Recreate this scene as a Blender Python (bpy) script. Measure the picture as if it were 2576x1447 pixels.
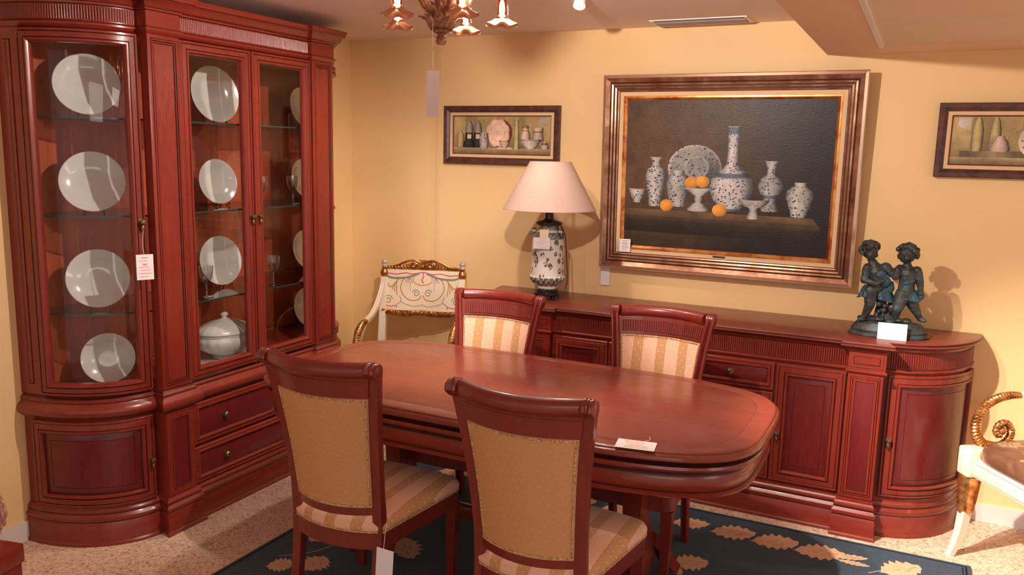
import bpy, bmesh, math, random
from mathutils import Vector, Matrix
PI = math.pi
for o in list(bpy.data.objects): bpy.data.objects.remove(o)
SC = bpy.context.scene; C = SC.collection

# ---------------------------------------------------------------- camera
cam = bpy.data.cameras.new('camera'); co = bpy.data.objects.new('camera', cam); C.objects.link(co)
co.matrix_world = Matrix(((0.895017, -0.091827, 0.436477, 3.123556), (0.445465, 0.134706, -0.885107, -4.097566),
                          (0.02248, 0.986622, 0.16147, 1.589491), (0, 0, 0, 1)))
cam.sensor_width = 36; cam.lens = 36 * 2084.148 / 2576; cam.clip_start = 0.05
SC.camera = co

# ---------------------------------------------------------------- world, exposure
wd = bpy.data.worlds.new('world'); SC.world = wd; wd.use_nodes = True
bgn = wd.node_tree.nodes['Background']
bgn.inputs[0].default_value = (1.0, 0.82, 0.78, 1); bgn.inputs[1].default_value = 0.66
SC.view_settings.view_transform = 'Standard'; SC.view_settings.look = 'None'
SC.view_settings.exposure = 0.0; SC.view_settings.gamma = 1.0; SC.view_settings.use_curve_mapping = False

CEIL = 2.212; SOFF = 2.055
WARM = (1.0, 0.72, 0.52)
def light(name, kind, loc, power, color=WARM, target=None, size=0.03, angle=60, blend=0.5, parent=None):
    d = bpy.data.lights.new(name, kind); d.energy = power; d.color = color
    if kind == 'AREA': d.size = size
    else: d.shadow_soft_size = size
    if kind == 'SPOT': d.spot_size = math.radians(angle); d.spot_blend = blend
    o = bpy.data.objects.new(name, d); C.objects.link(o); o.location = loc
    if target is not None: o.rotation_euler = (Vector(target) - Vector(loc)).to_track_quat('-Z', 'Y').to_euler()
    if parent:
        o.parent = parent; o.matrix_parent_inverse = parent.matrix_basis.inverted()
    return o
# fixture positions used further down: (location of lamp face, target, power, cone, softness)
SPOTS = [((1.80, -0.86, 2.175), (2.0, -1.9, 0.5), 22, 125, 0.03, 'short white ceiling spotlight over the far side of the dining table'),
         ((1.36, -1.02, 2.175), (0.9, -1.1, 0.3), 40, 140, 0.03, 'white ceiling spotlight seen just behind the chandelier'),
         ((2.02, -2.06, 2.13), (2.25, 0.0, 1.0), 112, 116, 0.016, 'white ceiling spotlight right of the chandelier, aimed at the big painting'),
         ((1.90, -1.80, 2.13), (0.30, -1.45, 1.0), 85, 100, 0.016, 'white ceiling spotlight above the dining table, aimed at the display cabinet'),
         ((2.30, -1.95, 2.13), (4.00, -0.60, 0.05), 620, 56, 0.022, 'white ceiling spotlight aimed at the armchair on the right')]
light('fill_light', 'AREA', (3.6, -4.6, 2.04), 30, (1.0, 0.84, 0.76), (3.2, -4.0, 0), 1.6)  # unseen area lamp added behind the camera to lift the ambient level
light('fill_light', 'AREA', (5.2, -2.6, 2.04), 30, (1.0, 0.84, 0.74), (4.9, -2.4, 0), 1.2)  # second unseen area lamp, added as fill from the right

# ---------------------------------------------------------------- node helpers and materials
def M(name, col=(0.5, 0.5, 0.5), rough=0.5, metal=0.0, spec=None, coat=0.0, build=None, trans=0):
    m = bpy.data.materials.new(name); m.use_nodes = True; nt = m.node_tree; b = nt.nodes['Principled BSDF']
    b.inputs['Base Color'].default_value = (*col, 1); b.inputs['Roughness'].default_value = rough
    b.inputs['Metallic'].default_value = metal; b.inputs['Coat Weight'].default_value = coat; b.inputs['Coat Roughness'].default_value = 0.12
    if spec is not None: b.inputs['Specular IOR Level'].default_value = spec
    if build: build(nt, b)
    m.diffuse_color = (*col, 1)
    return m
def nd(nt, t, **k):
    n = nt.nodes.new(t)
    for a, v in k.items():
        if a.startswith('i_'):
            key = a[2:]; key = int(key) if key.isdigit() else key.replace('_', ' ')
            if hasattr(v, 'links') or isinstance(v, bpy.types.NodeSocket): nt.links.new(v, n.inputs[key])
            else: n.inputs[key].default_value = v
        else: setattr(n, a, v)
    return n
def coords(nt, scale=(1, 1, 1), rot=(0, 0, 0), kind='Object'):
    tc = nd(nt, 'ShaderNodeTexCoord'); mp = nd(nt, 'ShaderNodeMapping', i_Vector=tc.outputs[kind])
    mp.inputs['Scale'].default_value = scale; mp.inputs['Rotation'].default_value = rot
    return mp.outputs[0]
def ramp(nt, fac, stops, interp='LINEAR'):
    r = nd(nt, 'ShaderNodeValToRGB', i_Fac=fac); cr = r.color_ramp; cr.interpolation = interp
    while len(cr.elements) < len(stops): cr.elements.new(0.5)
    for e, (p, c) in zip(cr.elements, stops): e.position = p; e.color = (*c, 1) if len(c) == 3 else c
    return r.outputs[0]
def mathn(nt, op, a, b=0.0):
    n = nd(nt, 'ShaderNodeMath', operation=op)
    for i, v in enumerate((a, b)):
        if isinstance(v, bpy.types.NodeSocket): nt.links.new(v, n.inputs[i])
        else: n.inputs[i].default_value = v
    return n.outputs[0]
def mixc(nt, fac, a, b, mode='MIX'):
    n = nd(nt, 'ShaderNodeMix', data_type='RGBA', blend_type=mode)
    for i, v in ((0, fac), (6, a), (7, b)):
        if isinstance(v, bpy.types.NodeSocket): nt.links.new(v, n.inputs[i])
        else: n.inputs[i].default_value = v if i == 0 else (*v, 1)
    return n.outputs[2]
def bump(nt, b, h, strength=0.3, dist=0.002):
    n = nd(nt, 'ShaderNodeBump', i_Height=h); n.inputs['Strength'].default_value = strength; n.inputs['Distance'].default_value = dist
    nt.links.new(n.outputs[0], b.inputs['Normal'])
def wood(name, c1, c2, stretch=(6, 6, 0.7), rough=0.30, coat=0.22):
    def f(nt, b):
        v = coords(nt, stretch)
        n1 = nd(nt, 'ShaderNodeTexNoise', i_Vector=v, i_Scale=5.0, i_Detail=3.0, i_Roughness=0.5, i_Distortion=0.4)
        n2 = nd(nt, 'ShaderNodeTexNoise', i_Vector=coords(nt, tuple(3 * s for s in stretch)), i_Scale=9.0, i_Detail=3.0)
        fac = mathn(nt, 'ADD', mathn(nt, 'MULTIPLY', n1.outputs[0], 0.85), mathn(nt, 'MULTIPLY', n2.outputs[0], 0.15))
        nt.links.new(ramp(nt, fac, [(0.15, c1), (0.5, tuple((a + d) / 2 for a, d in zip(c1, c2))), (0.85, c2)]), b.inputs['Base Color'])
        nt.links.new(ramp(nt, n2.outputs[0], [(0.3, (rough - 0.05,) * 3), (0.7, (rough + 0.1,) * 3)]), b.inputs['Roughness'])
    return M(name, c2, rough, coat=coat, build=f)
MAH = wood('mahogany', (0.155, 0.015, 0.010), (0.255, 0.029, 0.013))
MAHX = wood('mahogany_horizontal', (0.165, 0.016, 0.010), (0.265, 0.031, 0.014), (0.7, 6, 6))
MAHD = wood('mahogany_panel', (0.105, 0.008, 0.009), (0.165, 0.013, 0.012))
MAHB = wood('mahogany_case_back', (0.26, 0.045, 0.022), (0.50, 0.095, 0.036))
TOPW = wood('mahogany_tabletop', (0.160, 0.026, 0.017), (0.225, 0.041, 0.024), (0.4, 4, 4), 0.30, 0.25)
CHW = wood('chair_mahogany', (0.150, 0.015, 0.011), (0.225, 0.025, 0.015), (6, 6, 1.2))
GLZ = M('dark_glaze', (0.045, 0.008, 0.006), 0.45)
BRASS = M('aged_brass', (0.24, 0.17, 0.09), 0.35, 0.9)
def wallf(nt, b):
    n = nd(nt, 'ShaderNodeTexNoise', i_Vector=coords(nt), i_Scale=2.2, i_Detail=3.0)
    nt.links.new(ramp(nt, n.outputs[0], [(0.3, (0.83, 0.575, 0.275)), (0.7, (0.87, 0.605, 0.30))]), b.inputs['Base Color'])
    n2 = nd(nt, 'ShaderNodeTexNoise', i_Vector=coords(nt), i_Scale=90.0, i_Detail=2.0); bump(nt, b, n2.outputs[0], 0.12, 0.001)
WALL = M('yellow_wall_paint', (0.84, 0.55, 0.28), 0.6, build=wallf)
CEILM = M('ceiling_paint', (0.84, 0.70, 0.65), 0.7)
SOFFM = M('soffit_paint', (0.80, 0.56, 0.38), 0.7)
TILEM = M('ceiling_tile', (0.78, 0.62, 0.47), 0.75)
BASEM = M('baseboard_marble', (0.72, 0.66, 0.62), 0.35)
def floorf(nt, b):
    v = coords(nt)
    vo = nd(nt, 'ShaderNodeTexVoronoi', i_Vector=v, i_Scale=105.0)
    vo2 = nd(nt, 'ShaderNodeTexVoronoi', i_Vector=v, i_Scale=210.0)
    sp = nd(nt, 'ShaderNodeSeparateColor', i_0=vo.outputs['Color']); sp2 = nd(nt, 'ShaderNodeSeparateColor', i_0=vo2.outputs['Color'])
    c = ramp(nt, sp.outputs[0], [(0.0, (0.62, 0.40, 0.27)), (0.25, (0.74, 0.52, 0.37)), (0.55, (0.84, 0.64, 0.47)), (0.80, (0.50, 0.29, 0.20)), (0.93, (0.17, 0.11, 0.085))], 'CONSTANT')
    c2 = ramp(nt, sp2.outputs[1], [(0.0, (0.78, 0.58, 0.42)), (0.5, (0.66, 0.45, 0.32)), (0.86, (0.24, 0.16, 0.12))], 'CONSTANT')
    nt.links.new(mixc(nt, 0.45, c, c2), b.inputs['Base Color'])
FLOORM = M('terrazzo_floor', (0.7, 0.5, 0.36), 0.42, build=floorf)
def glassmat(name, tint=(1, 1, 1), refl=1.0):
    m = bpy.data.materials.new(name); m.use_nodes = True; nt = m.node_tree; nt.nodes.remove(nt.nodes['Principled BSDF'])
    out = [n for n in nt.nodes if n.type == 'OUTPUT_MATERIAL'][0]
    t = nd(nt, 'ShaderNodeBsdfTransparent'); t.inputs[0].default_value = (*tint, 1)
    g = nd(nt, 'ShaderNodeBsdfGlossy'); g.inputs['Roughness'].default_value = 0.01
    lw = nd(nt, 'ShaderNodeLayerWeight'); lw.inputs['Blend'].default_value = 0.5
    f5 = mathn(nt, 'ADD', mathn(nt, 'MULTIPLY', mathn(nt, 'POWER', lw.outputs['Facing'], 5.0), 0.92), 0.07)
    mx = nd(nt, 'ShaderNodeMixShader', i_0=mathn(nt, 'MULTIPLY', f5, refl), i_1=t.outputs[0], i_2=g.outputs[0])
    nt.links.new(mx.outputs[0], out.inputs[0]); return m
GLASS = glassmat('clear_glass', (0.985, 0.99, 0.985), 0.6)
SHELFG = glassmat('shelf_glass', (0.80, 0.88, 0.83), 1.2)
EDGEG = M('glass_edge', (0.02, 0.05, 0.04), 0.1)
CRYST = glassmat('crystal', (0.93, 0.95, 0.95), 2.2)
PORC = M('white_porcelain', (0.62, 0.61, 0.57), 0.12, coat=0.6)
PAPER = M('white_card', (0.86, 0.83, 0.82), 0.6)
PAPERP = M('pale_card', (0.72, 0.56, 0.55), 0.6)
INKP = M('pink_print', (0.80, 0.32, 0.36), 0.7); INKB = M('blue_print', (0.25, 0.27, 0.45), 0.7); INKO = M('orange_print', (0.85, 0.35, 0.10), 0.7)
YLAB = M('yellow_card', (0.95, 0.78, 0.50), 0.6)
STRING = M('white_string', (0.78, 0.70, 0.64), 0.8)
BLACK = M('black_lacquer', (0.012, 0.012, 0.014), 0.25)
WHITEM = M('white_enamel', (0.82, 0.78, 0.74), 0.4)
def stripef(period, c1, c2, offs=0.0, duty=0.42):
    def f(nt, b):
        tc = nd(nt, 'ShaderNodeTexCoord'); sx = nd(nt, 'ShaderNodeSeparateXYZ', i_0=tc.outputs['Object'])
        fr = mathn(nt, 'FRACT', mathn(nt, 'ADD', mathn(nt, 'DIVIDE', sx.outputs[0], period), 50.0 + duty / 2 + offs))
        st = mathn(nt, 'LESS_THAN', fr, duty)
        base = mixc(nt, st, c1, c2)
        v = coords(nt, (1, 1, 1), (0, 0, 0)); d = dots(nt, 0.021)
        base = mixc(nt, mathn(nt, 'MULTIPLY', d, 0.55), base, (0.95, 0.80, 0.55))
        nt.links.new(base, b.inputs['Base Color'])
        w = nd(nt, 'ShaderNodeTexNoise', i_Vector=v, i_Scale=500.0); bump(nt, b, w.outputs[0], 0.25, 0.0005)
        b.inputs['Sheen Weight'].default_value = 0.25
    return f
def dots(nt, p):
    # staggered small dots over x and (y+z)
    tc = nd(nt, 'ShaderNodeTexCoord'); s = nd(nt, 'ShaderNodeSeparateXYZ', i_0=tc.outputs['Object'])
    r = mathn(nt, 'DIVIDE', mathn(nt, 'ADD', s.outputs[1], s.outputs[2]), p * 0.8)
    row = mathn(nt, 'FLOOR', mathn(nt, 'ADD', r, 100.0))
    sh = mathn(nt, 'MULTIPLY', mathn(nt, 'MODULO', row, 2.0), 0.5)
    fx = mathn(nt, 'SUBTRACT', mathn(nt, 'FRACT', mathn(nt, 'ADD', mathn(nt, 'ADD', mathn(nt, 'DIVIDE', s.outputs[0], p), sh), 100.0)), 0.5)
    fy = mathn(nt, 'SUBTRACT', mathn(nt, 'FRACT', mathn(nt, 'ADD', r, 100.0)), 0.5)
    d = mathn(nt, 'ADD', mathn(nt, 'MULTIPLY', fx, fx), mathn(nt, 'MULTIPLY', mathn(nt, 'MULTIPLY', fy, fy), 1.4))
    return mathn(nt, 'LESS_THAN', d, 0.014)
STRIPE = M('striped_brocade', (0.8, 0.5, 0.35), 0.75, build=stripef(0.094, (0.80, 0.47, 0.31), (0.58, 0.29, 0.12)))
def goldf(nt, b):
    d = dots(nt, 0.024)
    w = nd(nt, 'ShaderNodeTexWave', i_Vector=coords(nt, (1, 1, 1)), i_Scale=110.0, bands_direction='X')
    base = mixc(nt, mathn(nt, 'MULTIPLY', w.outputs[1], 0.35), (0.60, 0.32, 0.125), (0.49, 0.245, 0.09))
    nt.links.new(mixc(nt, mathn(nt, 'MULTIPLY', d, 0.35), base, (0.80, 0.50, 0.20)), b.inputs['Base Color'])
    bump(nt, b, w.outputs[1], 0.2, 0.0005)
GOLDF = M('gold_dotted_fabric', (0.55, 0.3, 0.11), 0.8, build=goldf)
def gimpf(nt, b):
    w = nd(nt, 'ShaderNodeTexNoise', i_Vector=coords(nt), i_Scale=260.0)
    nt.links.new(ramp(nt, w.outputs[0], [(0.4, (0.30, 0.14, 0.05)), (0.6, (0.78, 0.52, 0.28))]), b.inputs['Base Color'])
GIMP = M('gimp_braid', (0.6, 0.38, 0.18), 0.8, build=gimpf)
def goldleaf(nt, b):
    n = nd(nt, 'ShaderNodeTexNoise', i_Vector=coords(nt), i_Scale=35.0, i_Detail=4.0)
    nt.links.new(ramp(nt, n.outputs[0], [(0.3, (0.30, 0.10, 0.03)), (0.5, (0.62, 0.28, 0.09)), (0.7, (0.90, 0.55, 0.22))]), b.inputs['Base Color'])
GILT = M('gilt_carving', (0.6, 0.3, 0.1), 0.28, 0.85, build=goldleaf)
IVORY = M('ivory_lacquer', (0.84, 0.72, 0.56), 0.3, coat=0.4)
def bronzef(nt, b):
    n = nd(nt, 'ShaderNodeTexNoise', i_Vector=coords(nt), i_Scale=26.0, i_Detail=5.0)
    nt.links.new(ramp(nt, n.outputs[0], [(0.38, (0.022, 0.023, 0.022)), (0.52, (0.050, 0.054, 0.050)), (0.68, (0.03, 0.085, 0.10))]), b.inputs['Base Color'])
    n2 = nd(nt, 'ShaderNodeTexNoise', i_Vector=coords(nt), i_Scale=120.0, i_Detail=3.0); bump(nt, b, n2.outputs[0], 0.5, 0.002)
BRONZE = M('patinated_bronze', (0.07, 0.08, 0.08), 0.5, 0.15, build=bronzef)
BRONZEB = M('verdigris_bronze', (0.022, 0.070, 0.095), 0.5, 0.1, build=lambda nt, b: bump(nt, b, nd(nt, 'ShaderNodeTexNoise', i_Vector=coords(nt), i_Scale=90.0).outputs[0], 0.5, 0.002))

# ---------------------------------------------------------------- object helpers
def tag(o, label, cat, group=None, kind=None):
    if label: o['label'] = label
    if cat: o['category'] = cat
    if group: o['group'] = group
    if kind: o['kind'] = kind
    return o
def thing(name, label, cat, loc=(0, 0, 0), rz=0.0, group=None):
    o = bpy.data.objects.new(name, None); C.objects.link(o); o.location = loc; o.rotation_euler = (0, 0, rz)
    o.empty_display_size = 0.1
    return tag(o, label, cat, group)
def obj(name, bm, mats, parent=None, smooth=True, angle=38, recalc=True, loc=None, rz=0.0):
    if recalc: bmesh.ops.recalc_face_normals(bm, faces=bm.faces)
    me = bpy.data.meshes.new(name); bm.to_mesh(me); bm.free()
    for m in (mats if isinstance(mats, (list, tuple)) else [mats]): me.materials.append(m)
    if smooth:
        for p in me.polygons: p.use_smooth = True
        me.set_sharp_from_angle(angle=math.radians(angle))
    o = bpy.data.objects.new(name, me); C.objects.link(o)
    if parent: o.parent = parent
    if loc is not None: o.location = loc
    if rz: o.rotation_euler = (0, 0, rz)
    return o
def dup(root, loc, rz, label, group=None):
    r = root.copy(); C.objects.link(r); r.location = loc; r.rotation_euler = (0, 0, rz); r['label'] = label
    if group: r['group'] = group
    for ch in list(root.children):
        c = ch.copy(); C.objects.link(c); c.parent = r
        for g in list(ch.children):
            d = g.copy(); C.objects.link(d); d.parent = c
    return r
NB = bmesh.new
def box(bm, x0, x1, y0, y1, z0, z1, mi=0):
    v = [bm.verts.new(p) for p in ((x0, y0, z0), (x1, y0, z0), (x1, y1, z0), (x0, y1, z0), (x0, y0, z1), (x1, y0, z1), (x1, y1, z1), (x0, y1, z1))]
    for f in ((0, 3, 2, 1), (4, 5, 6, 7), (0, 1, 5, 4), (1, 2, 6, 5), (2, 3, 7, 6), (3, 0, 4, 7)):
        bm.faces.new([v[i] for i in f]).material_index = mi
    return bm
def bevel_box(bm, x0, x1, y0, y1, z0, z1, r=0.004, mi=0):
    b2 = NB(); box(b2, x0, x1, y0, y1, z0, z1, mi)
    bmesh.ops.bevel(b2, geom=b2.edges[:] + b2.verts[:], offset=r, segments=2, affect='EDGES', profile=0.5)
    merge(bm, b2)
def merge(bm, b2, mat=None):
    me = bpy.data.meshes.new('tmp'); b2.to_mesh(me); b2.free()
    if mat is not None: me.transform(mat)
    bm.from_mesh(me); bpy.data.meshes.remove(me)
def loft(bm, loops, cap0=True, cap1=True, closed=True, mi=0, mis=None):
    L = [[bm.verts.new(p) for p in lp] for lp in loops]; n = len(L[0])
    for k in range(len(L) - 1):
        for i in range(n if closed else n - 1):
            j = (i + 1) % n
            try:
                f = bm.faces.new((L[k][i], L[k][j], L[k + 1][j], L[k + 1][i])); f.material_index = mis[k] if mis else mi
            except ValueError: pass
    if cap0 and n > 2: bm.faces.new(L[0][::-1]).material_index = mis[0] if mis else mi
    if cap1 and n > 2: bm.faces.new(L[-1]).material_index = mis[-1] if mis else mi
    return L
def lathe(bm, prof, cx=0, cy=0, n=32, mi=0, mis=None, cap=True):
    loops = [[(cx + r * math.cos(2 * PI * i / n), cy + r * math.sin(2 * PI * i / n), z) for i in range(n)] for r, z in prof]
    return loft(bm, loops, cap, cap, True, mi, mis)
def circ(r, n=8, sx=1.0): return [(sx * r * math.cos(2 * PI * i / n), r * math.sin(2 * PI * i / n)) for i in range(n)]
def sweep(bm, pts, sec, up=(0, 0, 1), closed=False, mi=0, scales=None, twist=None):
    P = [Vector(p) for p in pts]; n = len(P); loops = []; upv = Vector(up)
    for i in range(n):
        if closed: t = P[(i + 1) % n] - P[i - 1]
        else: t = P[min(i + 1, n - 1)] - P[max(i - 1, 0)]
        t.normalize(); a = t.cross(upv)
        if a.length < 1e-4: a = t.cross(Vector((1, 0, 0.01)))
        a.normalize(); b = a.cross(t).normalized(); s = scales[i] if scales else 1.0
        tw = twist[i] if twist else 0.0
        loops.append([P[i] + (a * (u * math.cos(tw) - w * math.sin(tw)) + b * (u * math.sin(tw) + w * math.cos(tw))) * s for u, w in (sec[i] if isinstance(sec[0], list) else sec)])
    if closed: loops.append(loops[0])
    L = loft(bm, loops, not closed, not closed, True, mi)
    if closed: bmesh.ops.remove_doubles(bm, verts=[v for lp in (L[0], L[-1]) for v in lp], dist=1e-6)
def tube(bm, pts, r, n=8, **k): sweep(bm, pts, circ(r, n), **k)
def ellipsoid(bm, c, r, seg=12, mi=0, rot=None):
    b2 = NB(); bmesh.ops.create_uvsphere(b2, u_segments=seg, v_segments=max(6, seg * 2 // 3), radius=1)
    m = Matrix.Translation(c) @ (rot or Matrix()) @ Matrix.Diagonal((*(r if hasattr(r, '__len__') else (r, r, r)), 1))
    for f in b2.faces: f.material_index = mi
    merge(bm, b2, m)
def bez(p, n=8):
    # Catmull-Rom through points
    P = [Vector(q) for q in p]; out = []
    Q = [P[0] * 2 - P[1]] + P + [P[-1] * 2 - P[-2]]
    for i in range(1, len(Q) - 2):
        for k in range(n):
            t = k / n; a, b, c, d = Q[i - 1], Q[i], Q[i + 1], Q[i + 2]
            out.append(0.5 * ((2 * b) + (c - a) * t + (2 * a - 5 * b + 4 * c - d) * t * t + (3 * b - 3 * c + d - a) * t ** 3))
    out.append(P[-1]); return out

# ---------------------------------------------------------------- room
def struct(name, bm, m, smooth=False): return tag(obj(name, bm, m, None, smooth), None, None, kind='structure')
FZ = -5.2
struct('floor', box(NB(), -0.2, 6.2, FZ, 0.2, -0.1, 0.0), FLOORM)
b = NB(); box(b, -0.2, 0.0, FZ, 0.2, 0, 2.4); struct('wall_left', b, WALL)
b = NB()
lp = [(0.0, 0.007), (0.56, 0.007), (0.59, 0.005), (0.61, 0.0015), (0.630, 0.0), (6.2, 0.0), (6.2, 0.2), (0.0, 0.2)]
loft(b, [[(x, y, z) for x, y in lp] for z in (0, 2.4)]); struct('wall_back', b, WALL)
b = NB(); box(b, 0.0, 6.2, FZ, 0.0, CEIL, CEIL + 0.12); box(b, 0.0, 0.62, 0.0, 0.007, CEIL, CEIL + 0.12); struct('ceiling', b, CEILM)
b = NB(); box(b, 2.668, 2.90, FZ, 0.0, SOFF, CEIL); box(b, 2.90, 6.2, -0.25, 0.0, SOFF, CEIL); struct('trim_1', b, SOFFM)
b = NB(); box(b, 2.90, 6.2, FZ, -0.25, SOFF + 0.006, CEIL)
for x in (3.5, 4.1, 4.7): box(b, x - 0.004, x + 0.004, FZ, -0.25, SOFF + 0.003, SOFF + 0.007)
for y in (-0.85, -1.45, -2.05, -2.65, -3.25): box(b, 2.9, 6.2, y - 0.004, y + 0.004, SOFF + 0.003, SOFF + 0.007)
struct('ceiling_tiles', b, TILEM)
b = NB(); box(b, 2.895, 2.912, FZ, -0.24, SOFF - 0.006, SOFF + 0.006); struct('trim_2', b, WHITEM)
b = NB(); box(b, 0.0, 0.012, FZ, -0.02, 0, 0.08); struct('baseboard_left', b, BASEM)
b = NB(); box(b, 0.62, 6.2, -0.012, 0.0, 0, 0.08); box(b, 0.0, 0.61, -0.005, 0.007, 0, 0.08); struct('baseboard_back', b, BASEM)
# linear air vent in the ceiling
SLATM = M('vent_slat_grey', (0.42, 0.38, 0.37), 0.5)
t = thing('ceiling_vent', 'long white slot air vent in the ceiling above the big painting', 'vent', (2.115, -0.13, CEIL))
b = NB()
for x0, x1, y0, y1 in ((-0.225, 0.225, -0.085, -0.080), (-0.225, 0.225, 0.07, 0.085), (-0.225, -0.21, -0.07, 0.07), (0.21, 0.225, -0.07, 0.07)): box(b, x0, x1, y0, y1, -0.006, -0.001)
obj('frame', b, WHITEM, t, False)
for y in (-0.035, 0.0, 0.035):
    b = NB(); loft(b, [[(x, y - 0.012, -0.003), (x, y + 0.006, -0.012), (x, y + 0.009, -0.011), (x, y - 0.009, -0.001)] for x in (-0.21, 0.21)]); obj('slat', b, SLATM, t, False)
b = NB(); box(b, -0.21, 0.21, -0.07, 0.07, -0.0015, -0.0008); obj('backing', b, M('vent_dark', (0.2, 0.17, 0.16), 0.7), t, False)

# ---------------------------------------------------------------- case furniture (sideboard and display cabinet share one language)
class Flat:
    def __init__(s, u0, u1, v): s.u0, s.u1, s.v, s.len, s.n = u0, u1, v, abs(u1 - u0), 1
    def at(s, t, off): return (s.u0 + (s.u1 - s.u0) * t / s.len, s.v + off)
class Arc:   # quarter ellipse from the wall (t=0) round to the front (t=len)
    def __init__(s, uc, a, b, sg, K=48, straight=0.0):
        s.uc, s.a, s.b, s.sg = uc, a, b, sg
        P = [s.raw(i / K) for i in range(K + 1)]; d = [0.0]
        for i in range(K): d.append(d[-1] + math.dist(P[i][:2], P[i + 1][:2]))
        s.tab, s.K, s.len, s.n = d, K, d[-1], 18
    def raw(s, q):
        th = q * PI / 2; u = s.a * math.cos(th); v = s.b * math.sin(th); nu = math.cos(th) / s.a; nv = math.sin(th) / s.b; L = math.hypot(nu, nv)
        return (s.uc + s.sg * u, v, s.sg * nu / L, nv / L)
    def at(s, t, off):
        t = max(0, min(s.len, t)); k = 0
        while k < s.K - 1 and s.tab[k + 1] < t: k += 1
        q = (k + (t - s.tab[k]) / (s.tab[k + 1] - s.tab[k])) / s.K
        u, v, nu, nv = s.raw(q); return (u + nu * off, v + nv * off)
def panel(bm, seg, s0, s1, z0, z1, rings, fill=True, mi_fill=0, n=None, back=None):
    """moulded frame running in mitred rings (inset, offset, material); fill closes the middle"""
    n = n or (1 if isinstance(seg, Flat) else 16)
    def loop(a, d):
        lo = []
        for i in range(n + 1):
            t = s0 + a + (s1 - s0 - 2 * a) * i / n; u, v = seg.at(t, d); lo.append(bm.verts.new((u, -v, z0 + a)))
        for i in range(n, -1, -1):
            t = s0 + a + (s1 - s0 - 2 * a) * i / n; u, v = seg.at(t, d); lo.append(bm.verts.new((u, -v, z1 - a)))
        return lo
    L = [loop(a, d) for a, d, m in rings]; N = len(L[0])
    for k in range(len(L) - 1):
        for i in range(N):
            j = (i + 1) % N; bm.faces.new((L[k][i], L[k][j], L[k + 1][j], L[k + 1][i])).material_index = rings[k + 1][2]
    if fill:
        q = L[-1]
        for i in range(n): bm.faces.new((q[i], q[i + 1], q[N - 2 - i], q[N - 1 - i])).material_index = mi_fill
    if back is not None:
        q = loop(0, back)
        for i in range(N):
            j = (i + 1) % N; bm.faces.new((q[i], q[j], L[0][j], L[0][i]))
def reeded(bm, seg, s0, s1, z0, z1, d, amp=0.0045, pitch=0.0092, gl=1):
    k = max(2, int((s1 - s0) / pitch)); rows = []; p = (s1 - s0) / k
    for i in range(k):
        for q, h in ((0, 0), (0.16, 0), (0.30, 0.72), (0.58, 1.0), (0.86, 0.72)):
            u, v = seg.at(s0 + p * (i + q), d + h * amp); rows.append([bm.verts.new((u, -v, z)) for z in (z0, z1)])
    for n_, (a, c) in enumerate(zip(rows, rows[1:])): bm.faces.new((a[0], c[0], c[1], a[1])).material_index = gl if n_ % 5 == 0 else 0
def outline(L, D, a, b, pw, pd, x=0.0, n=16):
    """closed plan outline in (u,v), grown outwards by x; pw pilaster width, pd how far it stands proud"""
    h = L / 2 - a
    pts = []
    R = Arc(h, a, b, 1); 
    for i in range(n + 1): pts.append(R.at(R.len * i / n, x))
    pts[0] = (pts[0][0], 0.004)
    half = pts + [(h + x, D + pd + x), (h - pw - x, D + pd + x), (h - pw - x, D + x)]
    return [(u, max(v, 0.004)) for u, v in half] + [(-u, max(v, 0.004)) for u, v in half[::-1]]
def mould(bm, spec, prof, mi=0, mis=None):
    loft(bm, [[(u, -v, z) for u, v in outline(*spec, x=o)] for o, z in prof], True, True, True, mi, mis)
def knob(name, parent, u, v, z, r=0.012, ang=0.0, drop=False):
    b2 = NB()
    lathe(b2, [(0.001, 0.0), (r * 1.15, 0.0), (r * 1.15, 0.002), (r * 0.5, 0.003), (r * 0.38, 0.010), (r * 0.9, 0.013), (r, 0.018), (r * 0.7, 0.023), (0.0008, 0.0245)], n=20)
    if drop: 
        ellipsoid(b2, (0, -0.024, 0.011), (r * 0.62, r * 1.3, r * 0.62)); ellipsoid(b2, (0, -0.010, 0.012), (r * 0.35, r * 0.8, r * 0.35))
    m = Matrix.Translation((u, -v, z)) @ Matrix.Rotation(ang, 4, 'Z') @ Matrix.Rotation(PI / 2, 4, 'X')
    b3 = NB(); merge(b3, b2, m); return obj(name, b3, BRASS, parent)

def case_front(root, spec, z0, z1, what):  pass

# door frame rings: (inset, offset, material 0 wood 1 glaze 2 panel)
FR = [(0, 0.0, 0), (0.0, 0.012, 0), (0.003, 0.015, 0), (0.010, 0.015, 0), (0.012, 0.012, 1), (0.0145, 0.0145, 0), (0.034, 0.016, 0), (0.036, 0.012, 1),
      (0.040, 0.019, 0), (0.046, 0.019, 0), (0.051, 0.010, 0), (0.053, 0.004, 1), (0.055, 0.005, 2), (0.078, 0.006, 2), (0.0782, 0.0045, 1), (0.0802, 0.0045, 1), (0.0804, 0.006, 2)]
DR = [(0, 0.0, 0), (0.0, 0.012, 0), (0.003, 0.015, 0), (0.012, 0.015, 0), (0.014, 0.012, 1), (0.018, 0.018, 0), (0.024, 0.018, 0), (0.029, 0.010, 0), (0.031, 0.006, 1), (0.033, 0.007, 2)]
GF = [(0, 0.0, 0), (0.0, 0.012, 0), (0.003, 0.016, 0), (0.010, 0.016, 0), (0.012, 0.012, 1), (0.0145, 0.0155, 0), (0.032, 0.016, 0), (0.034, 0.013, 1),
      (0.037, 0.019, 0), (0.043, 0.019, 0), (0.049, 0.011, 0), (0.051, 0.002, 0), (0.051, -0.008, 0)]
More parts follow.
